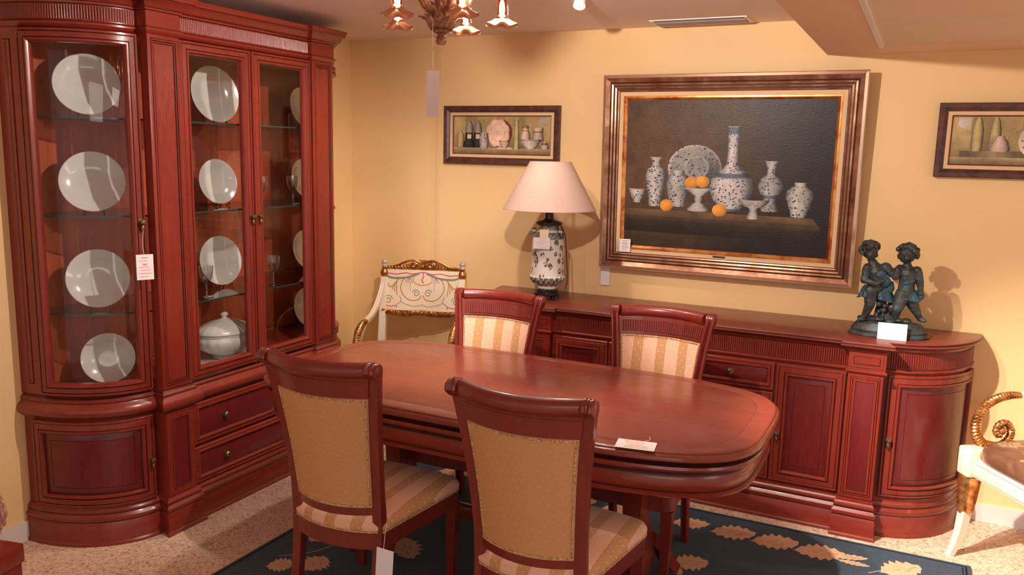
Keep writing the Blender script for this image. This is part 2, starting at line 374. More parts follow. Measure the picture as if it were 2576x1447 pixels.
PL = [(0, 0.0, 0), (0.0, 0.004, 0), (0.012, 0.004, 0), (0.013, 0.001, 1), (0.0155, 0.004, 0), (0.0175, 0.004, 0), (0.019, 0.0015, 1), (0.0205, 0.003, 2)]

# ================================================================ sideboard
SBX, SBH = 2.2225, 0.85
sb = thing('sideboard', 'long low mahogany sideboard with rounded ends under the big painting', 'sideboard', (SBX, 0, 0))
L0, A0, B0, D0, PW, PD = 2.30, 0.330, 0.385, 0.428, 0.142, 0.035
SP = (L0, D0, A0, B0, PW, PD)
b = NB(); mould(b, SP, [(0.020, 0.0), (0.020, 0.012), (0.016, 0.016), (0.016, 0.084), (0.012, 0.092)]); obj('plinth', b, MAHX, sb)
b = NB(); mould(b, SP, [(0.012, 0.092), (0.013, 0.098), (0.016, 0.106), (0.016, 0.114), (0.009, 0.122), (0.006, 0.126), (0.009, 0.134), (0.010, 0.142), (0.007, 0.150), (0.002, 0.155), (0.002, 0.170)], mis=[1, 0, 0, 0, 0, 1, 0, 0, 0, 0]); obj('base_moulding', b, [MAHX, GLZ], sb)
b = NB(); mould(b, SP, [(-0.002, 0.170), (-0.002, 0.722)]); obj('carcass', b, MAH, sb)
b = NB(); mould(b, SP, [(0.0, 0.716), (0.006, 0.718), (0.009, 0.722), (0.009, 0.728), (0.003, 0.732), (0.001, 0.734), (0.001, 0.806), (0.006, 0.808), (0.010, 0.813), (0.012, 0.820)], mis=[0, 0, 0, 0, 1, 0, 1, 0, 0]); obj('frieze_rail', b, [MAHX, GLZ], sb)
b = NB(); mould(b, SP, [(0.012, 0.820), (0.016, 0.822), (0.020, 0.827), (0.028, 0.829), (0.033, 0.833), (0.033, 0.839), (0.028, 0.843), (0.030, 0.846), (0.028, 0.849), (0.024, 0.850)], mis=[1, 0, 0, 0, 0, 1, 0, 0, 0]); obj('countertop', b, [TOPW, GLZ], sb)
hs = L0 / 2 - A0
cf = Flat(-(hs - PW), hs - PW, D0)
b = NB(); reeded(b, cf, 0.004, cf.len - 0.004, 0.737, 0.803, 0.001); obj('fluted_frieze', b, [MAH, GLZ], sb, angle=80)
arcs = {1: Arc(hs, A0, B0, 1), -1: Arc(hs * -1, A0, B0, -1)}
for sg in (1, -1):
    a = arcs[sg]
    b = NB(); reeded(b, a, 0.05, a.len - 0.006, 0.737, 0.803, 0.001); obj('fluted_frieze', b, [MAH, GLZ], sb, angle=80)
    # pilaster
    f = Flat(min(sg * hs, sg * (hs - PW)), max(sg * hs, sg * (hs - PW)), D0 + PD)
    b = NB(); panel(b, f, 0.008, PW - 0.008, 0.742, 0.800, [(0, 0, 0), (0, 0.004, 0), (0.012, 0.004, 0), (0.013, 0.002, 1), (0.0145, 0.002, 1), (0.0155, 0.004, 0)]);
    panel(b, f, 0.004, PW - 0.004, 0.176, 0.712, [(0, -0.002, 0), (0.0, 0.003, 0), (0.010, 0.003, 0), (0.011, 0.0, 1), (0.013, 0.005, 0), (0.018, 0.005, 0), (0.019, 0.0, 1), (0.021, 0.004, 0), (0.030, 0.004, 0), (0.031, 0.0, 1), (0.034, 0.001, 2)], mi_fill=2)
    obj('pilaster', b, [MAH, GLZ, MAHD], sb)
    # curved end door
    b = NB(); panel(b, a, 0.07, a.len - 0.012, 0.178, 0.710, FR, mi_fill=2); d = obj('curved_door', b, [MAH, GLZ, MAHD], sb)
    u, v = a.at(a.len - 0.032, 0.015); knob('door_knob', d, u, v, 0.433, 0.011, sg * 0.15, True)
# flat fronts: door, drawer over door, drawer over door, door
W4 = cf.len / 4; EDGE = [0.0, 0.292, cf.len / 2, cf.len - 0.292, cf.len]
for i in range(4):
    s0, s1 = EDGE[i] + 0.005, EDGE[i + 1] - 0.005
    if i in (0, 3):
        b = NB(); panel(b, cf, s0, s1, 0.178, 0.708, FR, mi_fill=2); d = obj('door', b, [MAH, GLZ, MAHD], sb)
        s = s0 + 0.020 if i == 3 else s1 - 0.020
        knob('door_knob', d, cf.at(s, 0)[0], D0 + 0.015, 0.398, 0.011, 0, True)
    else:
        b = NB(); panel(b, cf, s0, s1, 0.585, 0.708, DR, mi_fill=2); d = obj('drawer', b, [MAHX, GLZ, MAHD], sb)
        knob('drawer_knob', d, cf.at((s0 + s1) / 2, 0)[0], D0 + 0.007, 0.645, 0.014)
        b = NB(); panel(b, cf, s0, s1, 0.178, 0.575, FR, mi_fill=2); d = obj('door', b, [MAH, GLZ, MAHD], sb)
        s = s1 - 0.020 if i == 1 else s0 + 0.020
        knob('door_knob', d, cf.at(s, 0)[0], D0 + 0.015, 0.37, 0.011, 0, True)

# ================================================================ display cabinet
VC = -1.29
vc = thing('display_cabinet', 'tall mahogany glazed display cabinet with rounded ends at the left wall', 'display cabinet', (0, VC, 0), PI / 2)
L1, A1, B1, D1, PW1, PD1 = 1.660, 0.285, 0.400, 0.437, 0.152, 0.022
VS = (L1, D1, A1, B1, PW1, PD1)
b = NB(); mould(b, VS, [(0.026, 0.0), (0.026, 0.010), (0.020, 0.016), (0.020, 0.088), (0.015, 0.096)]); obj('plinth', b, MAHX, vc)
b = NB(); mould(b, VS, [(0.015, 0.096), (0.017, 0.101), (0.021, 0.108), (0.021, 0.116), (0.013, 0.124), (0.010, 0.128), (0.012, 0.134), (0.012, 0.142), (0.004, 0.152), (0.002, 0.156)], mis=[1, 0, 0, 0, 0, 1, 0, 0, 0]); obj('base_moulding', b, [MAHX, GLZ], vc)
b = NB(); mould(b, VS, [(-0.002, 0.150), (-0.002, 0.520)]); obj('lower_carcass', b, MAH, vc)
b = NB(); mould(b, VS, [(-0.002, 0.516), (0.004, 0.518), (0.010, 0.522), (0.012, 0.526), (0.020, 0.532), (0.027, 0.542), (0.029, 0.552), (0.026, 0.562), (0.018, 0.572), (0.008, 0.580), (0.006, 0.584), (0.010, 0.588), (0.010, 0.594), (0.003, 0.600), (0.0, 0.606), (-0.012, 0.612)],
                 mis=[0, 0, 0, 1, 0, 0, 0, 0, 0, 0, 1, 0, 0, 1, 0]); obj('waist_moulding', b, [MAHX, GLZ], vc)
b = NB(); mould(b, VS, [(-0.004, 1.998), (0.002, 2.000), (0.006, 2.006), (0.012, 2.012), (0.012, 2.018), (0.004, 2.024), (0.002, 2.026), (0.002, 2.082), (0.008, 2.085), (0.010, 2.092)], mis=[0, 0, 0, 0, 0, 1, 0, 1, 0]); obj('frieze_rail', b, [MAHX, GLZ], vc)
b = NB(); mould(b, VS, [(0.010, 2.092), (0.014, 2.094), (0.020, 2.102), (0.032, 2.116), (0.045, 2.124), (0.048, 2.126), (0.048, 2.136), (0.052, 2.139), (0.054, 2.144), (0.050, 2.150), (0.044, 2.152)], mis=[1, 0, 0, 0, 1, 0, 0, 0, 0, 0]); obj('cornice', b, [MAHX, GLZ], vc)
h1 = L1 / 2 - A1
c1 = Flat(-(h1 - PW1), h1 - PW1, D1)
arc1 = {1: Arc(h1, A1, B1, 1), -1: Arc(-h1, A1, B1, -1)}
b = NB(); reeded(b, c1, 0.004, c1.len - 0.004, 2.030, 2.078, 0.002); obj('fluted_frieze', b, [MAH, GLZ], vc, angle=80)
b = NB(); box(b, -L1 / 2 + 0.01, L1 / 2 - 0.01, -0.016, -0.004, 0.606, 2.0); obj('back_panel', b, MAHB, vc, False)
b = NB(); mould(b, VS, [(-0.014, 1.985), (-0.014, 1.999)]); obj('case_roof', b, MAHB, vc, False)
for sg in (1, -1):
    a = arc1[sg]
    b = NB(); reeded(b, a, 0.04, a.len - 0.006, 2.030, 2.078, 0.002); obj('fluted_frieze', b, [MAH, GLZ], vc, angle=80)
    f = Flat(min(sg * h1, sg * (h1 - PW1)), max(sg * h1, sg * (h1 - PW1)), D1 + PD1)
    # pilaster: hollow post between curved and flat doors
    b = NB(); panel(b, f, 0.0, PW1, 0.612, 1.998, [(0, -PD1 - 0.012, 0), (0.0, 0.0, 0), (0.004, 0.002, 0), (0.014, 0.002, 0), (0.015, -0.002, 1), (0.017, 0.004, 0), (0.022, 0.004, 0), (0.024, -0.002, 1), (0.026, 0.003, 0), (0.030, 0.003, 0), (0.032, -0.002, 1), (0.034, 0.0, 0)])
    panel(b, f, 0.0, PW1, 0.612, 1.998, [(0, -PD1 - 0.012, 0), (0.001, -PD1 - 0.020, 0)])
    obj('pilaster', b, [MAH, GLZ, MAHD], vc)
    b = NB(); panel(b, f, 0.006, PW1 - 0.006, 0.160, 0.514, [(0, -0.002, 0), (0, 0.003, 0), (0.024, 0.003, 0), (0.025, 0.0, 1), (0.027, 0.005, 0), (0.031, 0.005, 0), (0.033, 0.0, 1), (0.035, 0.002, 2)], mi_fill=2)
    obj('lower_pilaster', b, [MAH, GLZ, MAHD], vc)
    # stile against the wall
    b = NB(); panel(b, a, 0.0, 0.118, 0.612, 1.998, [(0, -0.02, 0), (0, 0.0, 0), (0.040, 0.0, 0), (0.042, -0.003, 1), (0.044, 0.003, 0), (0.050, 0.003, 0), (0.052, -0.001, 0)], n=6)
    panel(b, a, 0.0, 0.118, 0.612, 1.998, [(0, -0.02, 0), (0.001, -0.021, 0)], n=4)
    obj('wall_stile', b, [MAH, GLZ], vc)
    # curved glass door
    b = NB(); panel(b, a, 0.115, a.len - 0.006, 0.616, 1.996, GF, False); panel(b, a, 0.115, a.len - 0.006, 0.616, 1.996, [(0, 0, 0), (0, -0.008, 0), (0.051, -0.008, 0)], False)
    d = obj('curved_glass_door', b, [MAH, GLZ], vc)
    b = NB(); panel(b, a, 0.115 + 0.047, a.len - 0.053, 0.662, 1.950, [(0, 0.000, 0), (0.0001, -0.001, 0)], True); obj('glass_pane', b, GLASS, d)
    u, v = a.at(a.len - 0.027, 0.016); knob('door_knob', d, u, v, 1.29, 0.012, sg * 0.15, True)
    # lower curved door
    b = NB(); panel(b, a, 0.06, a.len - 0.012, 0.160, 0.512, FR, mi_fill=2); d = obj('lower_curved_door', b, [MAH, GLZ, MAHD], vc)
    u, v = a.at(a.len - 0.030, 0.015); knob('door_knob', d, u, v, 0.326, 0.010, sg * 0.15, True)
W2 = c1.len / 2
for i in range(2):
    s0, s1 = i * W2 + 0.004, (i + 1) * W2 - 0.004
    b = NB(); panel(b, c1, s0, s1, 0.616, 1.996, GF, False); panel(b, c1, s0, s1, 0.616, 1.996, [(0, 0, 0), (0, -0.008, 0), (0.051, -0.008, 0)], False)
    d = obj('glass_door', b, [MAH, GLZ], vc)
    b = NB(); panel(b, c1, s0 + 0.047, s1 - 0.047, 0.662, 1.950, [(0, 0.0, 0), (0.0001, -0.001, 0)], True); obj('glass_pane', b, GLASS, d)
    s = s1 - 0.019 if i == 0 else s0 + 0.019
    knob('door_knob', d, c1.at(s, 0)[0], D1 + 0.016, 1.28, 0.011, 0, True)
for z0, z1 in ((0.332, 0.512), (0.160, 0.318)):
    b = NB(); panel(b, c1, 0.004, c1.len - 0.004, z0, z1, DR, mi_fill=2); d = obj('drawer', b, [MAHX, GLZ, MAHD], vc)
    for s in (0.16, 0.54): knob('drawer_knob', d, c1.at(s * c1.len / 0.70, 0)[0], D1 + 0.007, (z0 + z1) / 2, 0.013)
SHZ = (1.684, 1.312, 0.930)
for z in SHZ:
    b = NB()
    def shelf(bm, spec, x, z0, z1):
        pts = outline(*spec, x=x); pts = [(u, min(v, D1 - 0.03)) for u, v in pts]
        loft(bm, [[(u, -max(v, 0.018), zz) for u, v in pts] for zz in (z0, z1)], mis=[1, 1])
        for f in bm.faces:
            if len(f.verts) > 4: f.material_index = 0
    shelf(b, VS, -0.045, z - 0.007, z); bmesh.ops.dissolve_degenerate(b, edges=b.edges, dist=1e-5); obj('glass_shelf', b, [SHELFG, EDGEG], vc, False)
# price card hanging on the left curved door
def lines(bm, x0, x1, zs, y, h=0.0025, mi=1, jit=0.3, rnd=random.Random(3)):
    for z in zs:
        a = x0 + (x1 - x0) * jit * rnd.random(); c = x1 - (x1 - x0) * jit * rnd.random()
        box(bm, a, c, y - 0.0004, y, z, z + h, mi)
def card(name, label, w, h, loc, rz, rx=0.0, rows=6, hang=0.0, ink=(INKP, INKB), base=PAPER, cat='price tag', ry=0.0, seed=1, string_pts=None, heart=False):
    rnd = random.Random(seed)
    r = bpy.data.objects.new(name, None); C.objects.link(r); r.location = loc; r.rotation_euler = (rx, ry, rz); tag(r, label, cat)
    b = NB(); bevel_box(b, -w / 2, w / 2, -0.0006, 0.0006, 0, h, 0.0003); obj('card', b, base, r, False)
    if rows:
        b = NB()
        for k in range(rows):
            z = h * (0.12 + 0.74 * k / max(1, rows - 1)); lines(b, -w * 0.40, w * 0.40, [z], -0.0007, h * 0.026, rnd.choice((0, 0, 1)), 0.35, rnd)
        if heart:
            ellipsoid(b, (-0.003, -0.0008, h * 0.60), (0.0042, 0.0004, 0.0042)); ellipsoid(b, (0.003, -0.0008, h * 0.60), (0.0042, 0.0004, 0.0042))
        obj('printed_lines', b, list(ink), r, False)
    if string_pts:
        b = NB(); tube(b, bez(string_pts, 5), 0.0009, 5); obj('string', b, STRING, r)
    return r
card('price_tag', 'white card with pink print on the left glass door of the display cabinet', 0.062, 0.098, (0.4655, -1.898, 1.072), math.radians(62), 0, 7, seed=4, heart=True, string_pts=[(0, 0.0, 0.094), (-0.003, 0.006, 0.13), (0.002, 0.010, 0.19)])

# crockery in the cabinet
def plate_bm(r):
    b = NB(); lathe(b, [(0.001, 0.006), (r * 0.30, 0.0035), (r * 0.55, 0.005), (r * 0.68, 0.010), (r * 0.97, 0.020), (r, 0.0225), (r * 0.985, 0.0245), (r * 0.69, 0.0155), (r * 0.60, 0.010), (r * 0.3, 0.0085), (0.001, 0.009)], n=56); return b
def plate(loc, r, az, tilt, label, group, stand=True):
    t = thing('plate', label, 'plate', loc, az, group)     # faces local -y, leaning back
    m = Matrix.Translation((0, 0.01, 0)) @ Matrix.Rotation(PI / 2 - tilt, 4, 'X')
    b = NB(); b2 = plate_bm(r); merge(b, b2, Matrix.Translation((0, 0, r * math.cos(tilt) + 0.006)) @ m); obj('dish', b, PORC, t)
    b = NB()
    for s in (-1, 1):
        tube(b, bez([(s * 0.035, -0.045, 0.002), (s * 0.035, -0.040, 0.014), (s * 0.035, -0.028, 0.004), (s * 0.036, 0.02, 0.004), (s * 0.03, 0.05 + r * math.sin(tilt), r * 0.9)]), 0.0018, 6)
        tube(b, bez([(s * 0.035, 0.02, 0.003), (s * 0.03, 0.07 + r * 0.3, 0.003)]), 0.0018, 6)
    tube(b, [(-0.03, 0.05 + r * math.sin(tilt), r * 0.9), (0.03, 0.05 + r * math.sin(tilt), r * 0.9)], 0.0018, 6)
    if stand: obj('easel', b, BLACK, t)
    else: b.free()
    return t
AZL = math.radians(52)   # plates of the left end face the room's middle
rowL = [(SHZ[0], 0.119, 'topmost shelf'), (SHZ[1], 0.119, 'second shelf from the top'), (SHZ[2], 0.117, 'third shelf from the top'), (0.612, 0.102, 'cabinet floor')]
for z, r, w in rowL:
    plate((0.19, -1.895 if r > 0.11 else -1.87, z), r, AZL, 0.22, 'white plate behind the left curved glass door, on the ' + w, 'plates behind the curved left door')
for z, r, w in [(SHZ[0], 0.128, 'topmost shelf'), (SHZ[1], 0.104, 'second shelf from the top'), (SHZ[2], 0.116, 'third shelf from the top')]:
    plate((0.17, -1.235, z), r, PI / 2 - 0.12, 0.16, 'white plate in the cabinet middle bay, on the ' + w, 'plates in the middle bay')
for z, r, w in [(SHZ[0], 0.105, 'topmost shelf'), (SHZ[1], 0.105, 'second shelf'), (SHZ[2], 0.105, 'third shelf'), (0.612, 0.105, 'cabinet floor')]:
    plate((0.13, -0.585, z), r, PI / 2, 0.2, 'pale plate at the far right end of the cabinet, on the ' + w, 'plates at the right end')
# tureen
t = thing('soup_tureen', 'white fluted porcelain soup tureen with lid and two handles in the display cabinet', 'tureen', (0.27, -1.315, 0.612), PI / 2 - 0.3)
def fluted(prof, n=72, k=18, amp=0.03, ex=1.28):
    b = NB(); loops = []
    for r, z, am in prof:
        loops.append([((r * (1 + amp * am * abs(math.cos(k * PI * i / n)))) * math.cos(2 * PI * i / n) * ex, r * (1 + amp * am * abs(math.cos(k * PI * i / n))) * math.sin(2 * PI * i / n), z) for i in range(n)])
    loft(b, loops); return b
obj('bowl', fluted([(0.045, 0.0, 0), (0.05, 0.006, 0), (0.042, 0.014, 0), (0.06, 0.024, 1), (0.088, 0.045, 1), (0.104, 0.072, 1), (0.106, 0.092, 1), (0.100, 0.106, 0.6), (0.104, 0.114, 0), (0.104, 0.118, 0)]), PORC, t)
obj('lid', fluted([(0.101, 0.1195, 0), (0.106, 0.121, 0), (0.105, 0.126, 0.3), (0.094, 0.142, 1), (0.072, 0.160, 1), (0.045, 0.173, 1), (0.022, 0.180, 0.5), (0.010, 0.184, 0), (0.008, 0.190, 0), (0.014, 0.198, 0), (0.014, 0.206, 0), (0.007, 0.213, 0), (0.001, 0.215, 0)]), PORC, t)
for s in (-1, 1):
    b = NB(); tube(b, bez([(s * 0.125, 0, 0.070), (s * 0.158, 0, 0.078), (s * 0.168, 0, 0.105), (s * 0.155, 0, 0.128), (s * 0.135, 0, 0.120), (s * 0.127, 0, 0.105)]), 0.0065, 8); obj('handle', b, PORC, t)
b = NB(); lathe(b, [(0.001, 0), (0.12, 0), (0.15, 0.008), (0.152, 0.011), (0.12, 0.006), (0.001, 0.005)], n=48)
dsh = obj('serving_dish', b, PORC, None, loc=(0.27, -1.315, 0.612)); dsh.scale = (1, 1.25, 1); tag(dsh, 'white oval dish under the soup tureen in the display cabinet', 'dish')
t.location.z = 0.618
# goblets
def goblet_bm(s=1.0):
    b = NB(); lathe(b, [(r * s, z * s) for r, z in [(0.001, 0), (0.032, 0), (0.032, 0.002), (0.008, 0.006), (0.0045, 0.012), (0.0045, 0.055), (0.007, 0.062), (0.018, 0.072), (0.026, 0.090), (0.030, 0.115), (0.031, 0.138), (0.0298, 0.138), (0.0285, 0.115), (0.0245, 0.091), (0.016, 0.075), (0.001, 0.069)]], n=28); return b
gob = obj('wine_glass', goblet_bm(), CRYST, None, loc=(0.335, -1.475, SHZ[2])); tag(gob, 'clear stemmed wine glass at the left of the middle bay, nearer the glass door', 'wine glass', 'wine glasses in the display cabinet')
for loc, lab in [((0.26, -1.50, SHZ[2]), 'clear stemmed wine glass at the left of the middle bay, behind the other glass'),
                 ((0.33, -1.115, SHZ[1]), 'clear stemmed wine glass right of the plate on the second shelf'),
                 ((0.33, -1.05, SHZ[2]), 'clear stemmed wine glass on the third shelf behind the right glass door'),
                 ((0.33, -0.90, SHZ[1]), 'clear stemmed wine glass on the second shelf behind the right glass door')]:
    g = gob.copy(); C.objects.link(g); g.location = loc; g['label'] = lab

# ================================================================ dining table
TX, TY, TZ = 1.807, -1.396, 0.73
tb = thing('dining_table', 'long mahogany dining table with rounded corners and a moulded apron', 'dining table', (TX, TY, 0))
def tout(ins, n=128, A=0.938, B=0.467):
    out = []
    for i in range(n):
        th = 2 * PI * i / n; c, s = math.cos(th), math.sin(th); e = 4.1 if s > 0 else (5.3 if c < 0 else 3.9)
        out.append(((A - ins) * math.copysign(abs(c) ** (2 / e), c), (B - ins) * math.copysign(abs(s) ** (2 / e), s)))
    return out
def tloft(bm, prof, mis): loft(bm, [[(x, y, z) for x, y in tout(i)] for i, z in prof], True, True, True, 0, mis)
b = NB()
tloft(b, [(0.014, 0.698), (0.004, 0.700), (-0.002, 0.706), (-0.002, 0.714), (0.003, 0.721), (0.008, 0.7235), (0.009, 0.726), (0.013, 0.7292), (0.018, 0.730), (0.072, 0.730), (0.0725, 0.7299), (0.0735, 0.7299), (0.074, 0.730)], [0, 0, 0, 0, 0, 1, 0, 0, 0, 1, 1, 0])
obj('tabletop', b, [TOPW, GLZ], tb)
b = NB()
tloft(b, [(0.10, 0.580), (0.030, 0.581), (0.021, 0.585), (0.020, 0.591), (0.027, 0.597), (0.031, 0.600), (0.024, 0.614), (0.024, 0.630), (0.029, 0.648), (0.038, 0.660), (0.020, 0.664), (0.008, 0.669), (0.005, 0.677), (0.008, 0.685), (0.018, 0.690), (0.026, 0.6979)], [0, 0, 0, 0, 1, 0, 0, 0, 1, 0, 0, 0, 0, 1, 1])
obj('apron', b, [MAHX, GLZ], tb)
for sx in (-1, 1):
    b = NB()
    loft(b, [[(sx * 0.50 + w * a, 0.11 * c * (d), z) for a, c in ((-1, -1), (1, -1), (1, 1), (-1, 1))] for z, w, d in ((0.10, 0.045, 0.7), (0.16, 0.05, 0.8), (0.30, 0.032, 0.55), (0.45, 0.035, 0.6), (0.54, 0.06, 1.0), (0.581, 0.07, 1.3))])
    obj('pedestal', b, MAH, tb)
    for (dx, dy) in ((0.09, -0.24), (0.09, 0.24), (-0.09, -0.24), (-0.09, 0.24)):
        b = NB(); P = bez([(sx * 0.50, 0.02 * (1 if dy > 0 else -1), 0.22), (sx * (0.50 + dx * 0.45), dy * 0.4, 0.20), (sx * (0.50 + dx * 0.8), dy * 0.78, 0.085), (sx * (0.50 + dx), dy, 0.030)], 6)
        sweep(b, P, [(-0.022, -0.026), (0.022, -0.026), (0.022, 0.026), (-0.022, 0.026)], scales=[1.1 - 0.4 * i / (len(P) - 1) for i in range(len(P))])
        obj('leg', b, MAH, tb)
b = NB(); bevel_box(b, -0.5, 0.5, -0.02, 0.02, 0.16, 0.21, 0.005); obj('stretcher', b, MAHX, tb)

# ================================================================ dining chairs
def chair():
    t = thing('dining_chair', '', 'dining chair')
    def yl(z):     # centre line of the back, leaning away as it climbs
        if z < 0.40: return -0.205 - 0.055 * ((0.40 - z) / 0.40) ** 1.6
        return -0.205 - 0.085 * ((z - 0.40) / 0.53) ** 1.35
    def hx(z): return 0.157 + 0.042 * (max(0, (z - 0.42)) / 0.51) ** 1.9
    sec = [(-1, -0.9), (1, -0.9), (1, 0.55), (0.86, 0.8), (0.60, 1.0), (0.34, 0.8), (0.2, 0.62), (0.0, 1.05), (-0.2, 0.62), (-0.34, 0.8), (-0.60, 1.0), (-0.86, 0.8), (-1, 0.55)]
    for s in (-1, 1):
        b = NB(); loops = []
        for z in [0.013, 0.10, 0.2, 0.3, 0.36, 0.40, 0.44, 0.5, 0.58, 0.66, 0.74, 0.82, 0.88, 0.905]:
            w = 0.0145 + 0.002 * min(1, z / 0.4); d = 0.013 + 0.004 * min(1, z / 0.4) + (0.004 if z < 0.45 else 0)
            loops.append([(s * hx(z) + u * w, yl(z) + v * d, z) for u, v in sec])
        y0 = yl(0.905)
        for (dy, z, sc, ang) in ((-0.002, 0.922, 1.0, 0.15), (-0.006, 0.938, 0.9, 0.5), (-0.016, 0.948, 0.75, 1.1), (-0.032, 0.949, 0.65, 1.8), (-0.044, 0.942, 0.6, 2.5), (-0.047, 0.931, 0.5, 3.1), (-0.040, 0.923, 0.4, 3.9)):
            loops.append([(s * hx(0.93) + u * 0.017, y0 + dy + v * 0.015 * sc * math.cos(ang), z + v * 0.015 * sc * math.sin(ang)) for u, v in sec])
        loft(b, loops)
        # volute cheek disc
        b2 = NB(); lathe(b2, [(0.001, -0.0190), (0.010, -0.0190), (0.013, -0.0170), (0.0235, -0.0175), (0.0245, -0.015), (0.0245, 0.015), (0.0235, 0.0175), (0.013, 0.0170), (0.010, 0.0190), (0.001, 0.0190)], n=26)
        merge(b, b2, Matrix.Translation((s * hx(0.93), y0 - 0.018, 0.9322)) @ Matrix.Rotation(PI / 2, 4, 'Y'))
        obj('back_post', b, CHW, t)
    BOW = 0.055
    def slab(bm, z0, z1, f0, f1, ns=16, nz=8, s_in=0.90, puff=0.0, mi=0):
        G = {}
        for side, ff in ((0, f0), (1, f1)):
            for i in range(ns + 1):
                for j in range(nz + 1):
                    s = (-1 + 2 * i / ns) * s_in; z = z0 + (z1 - z0) * j / nz
                    e = (1 - (2 * i / ns - 1) ** 4) * (1 - (2 * j / nz - 1) ** 4)
                    G[side, i, j] = bm.verts.new((s * hx(z), yl(z) - BOW * (1 - s * s) + ff + puff * e * (1 if side else 0), z))
        for i in range(ns):
            for j in range(nz):
                for side in (0, 1): bm.faces.new((G[side, i, j], G[side, i + 1, j], G[side, i + 1, j + 1], G[side, i, j + 1])).material_index = mi
        for i in range(ns):
            for j in (0, nz): bm.faces.new((G[0, i, j], G[0, i + 1, j], G[1, i + 1, j], G[1, i, j]))
        for j in range(nz):
            for i in (0, ns): bm.faces.new((G[0, i, j], G[0, i, j + 1], G[1, i, j + 1], G[1, i, j]))
    b = NB(); slab(b, 0.842, 0.915, -0.012, 0.007, nz=4, s_in=0.93); slab(b, 0.893, 0.897, -0.0135, 0.0, nz=1); slab(b, 0.846, 0.852, -0.012, 0.011, nz=1)
    obj('top_rail', b, CHW, t)
    b = NB()
    rows = []; K = 36
    for i in range(K):
        for q, h in ((0, 0), (0.16, 0), (0.30, 0.72), (0.58, 1.0), (0.86, 0.72)):
            s = (-1 + 2 * (i + q) / K) * 0.88; off = 0.0085 + 0.0045 * h
            rows.append([b.verts.new((s * hx(z), yl(z) - BOW * (1 - s * s) + off, z)) for z in (0.856, 0.900)])
    for n_, (p, q) in enumerate(zip(rows, rows[1:])): b.faces.new((p[0], q[0], q[1], p[1])).material_index = 1 if n_ % 5 == 0 else 0
    obj('fluted_band', b, [CHW, GLZ], t, angle=80)
    b = NB(); P = [(s * hx(0.93) * 0.90, yl(0.905) - 0.018 - BOW * (1 - s * s), 0.9325) for s in [-1 + 2 * i / 20 for i in range(21)]]
    tube(b, P, 0.0245, 18); obj('top_roll', b, CHW, t)
    for s in (-1, 1):
        b = NB()
        for k in (-0.008, 0.002, 0.012):
            b2 = NB(); lathe(b2, [(0.020, -0.0045), (0.0262, -0.002), (0.0262, 0.002), (0.020, 0.0045)], n=26)
            merge(b, b2, Matrix.Translation((s * (hx(0.93) + 0.012 - k - 0.012), yl(0.905) - 0.018, 0.9325)) @ Matrix.Rotation(PI / 2, 4, 'Y'))
        obj('roll_ring', b, CHW, t)
    b = NB(); slab(b, 0.447, 0.472, -0.010, 0.008, nz=2, s_in=0.93); obj('bottom_rail', b, CHW, t)
    b = NB(); slab(b, 0.472, 0.842, -0.007, 0.003, nz=10, puff=0.012); obj('front_upholstery', b, STRIPE, t)
    b = NB(); slab(b, 0.473, 0.841, -0.0095, -0.006, nz=10, s_in=0.90); obj('rear_upholstery', b, GOLDF, t)
    for yo, nm in ((-0.0105, 'rear_braid'), (0.0045, 'front_braid')):
        b = NB(); P = []
        for i in range(17): s = -0.875 + 1.75 * i / 16; P.append((s * hx(0.835), yl(0.835) - BOW * (1 - s * s) + yo, 0.835))
        for j in range(1, 10): z = 0.835 - 0.355 * j / 10; P.append((0.875 * hx(z), yl(z) - BOW * (1 - 0.7656) + yo, z))
        for i in range(17): s = 0.875 - 1.75 * i / 16; P.append((s * hx(0.48), yl(0.48) - BOW * (1 - s * s) + yo, 0.48))
        for j in range(1, 10): z = 0.48 + 0.355 * j / 10; P.append((-0.875 * hx(z), yl(z) - BOW * (1 - 0.7656) + yo, z))
        tube(b, P, 0.0032, 6, closed=True); obj(nm, b, GIMP, t)
    # seat
    def seat_out(ins, n=10):
        A, R, yb, yf = 0.222 - ins, 0.172 - ins, -0.215 + ins, 0.225 - ins
        pts = [(-R, yb)]
        for i in range(1, n): s = -1 + 2 * i / n; pts.append((s * R, yb - 0.045 * (1 - s * s)))
        pts.append((R, yb)); r = 0.045
        for i in range(7): a = -0.1 + (PI / 2 + 0.1) * i / 6; pts.append((A - r + r * math.cos(a), yf - r + r * math.sin(a)))
        for i in range(1, 6): s = 1 - 2 * i / 6; pts.append((s * (A - r), yf + 0.014 * (1 - s * s)))
        for i in range(7): a = PI / 2 + (PI / 2 + 0.1) * i / 6; pts.append((-A + r + r * math.cos(a), yf - r + r * math.sin(a)))
        return pts
    b = NB(); loft(b, [[(x, y, z) for x, y in seat_out(i)] for i, z in ((0.004, 0.330), (0.0, 0.333), (0.0, 0.385), (0.003, 0.388))]); obj('seat_frame', b, CHW, t)
    b = NB(); loft(b, [[(x, y, z) for x, y in seat_out(i)] for i, z in ((0.006, 0.388), (-0.002, 0.396), (-0.003, 0.410), (0.004, 0.424), (0.022, 0.435), (0.06, 0.442), (0.11, 0.445))]); obj('seat', b, STRIPE, t, angle=70)
    b = NB(); P = [(x, y, 0.391) for x, y in seat_out(-0.001)]; tube(b, P, 0.003, 6, closed=True); obj('seat_braid', b, GIMP, t)
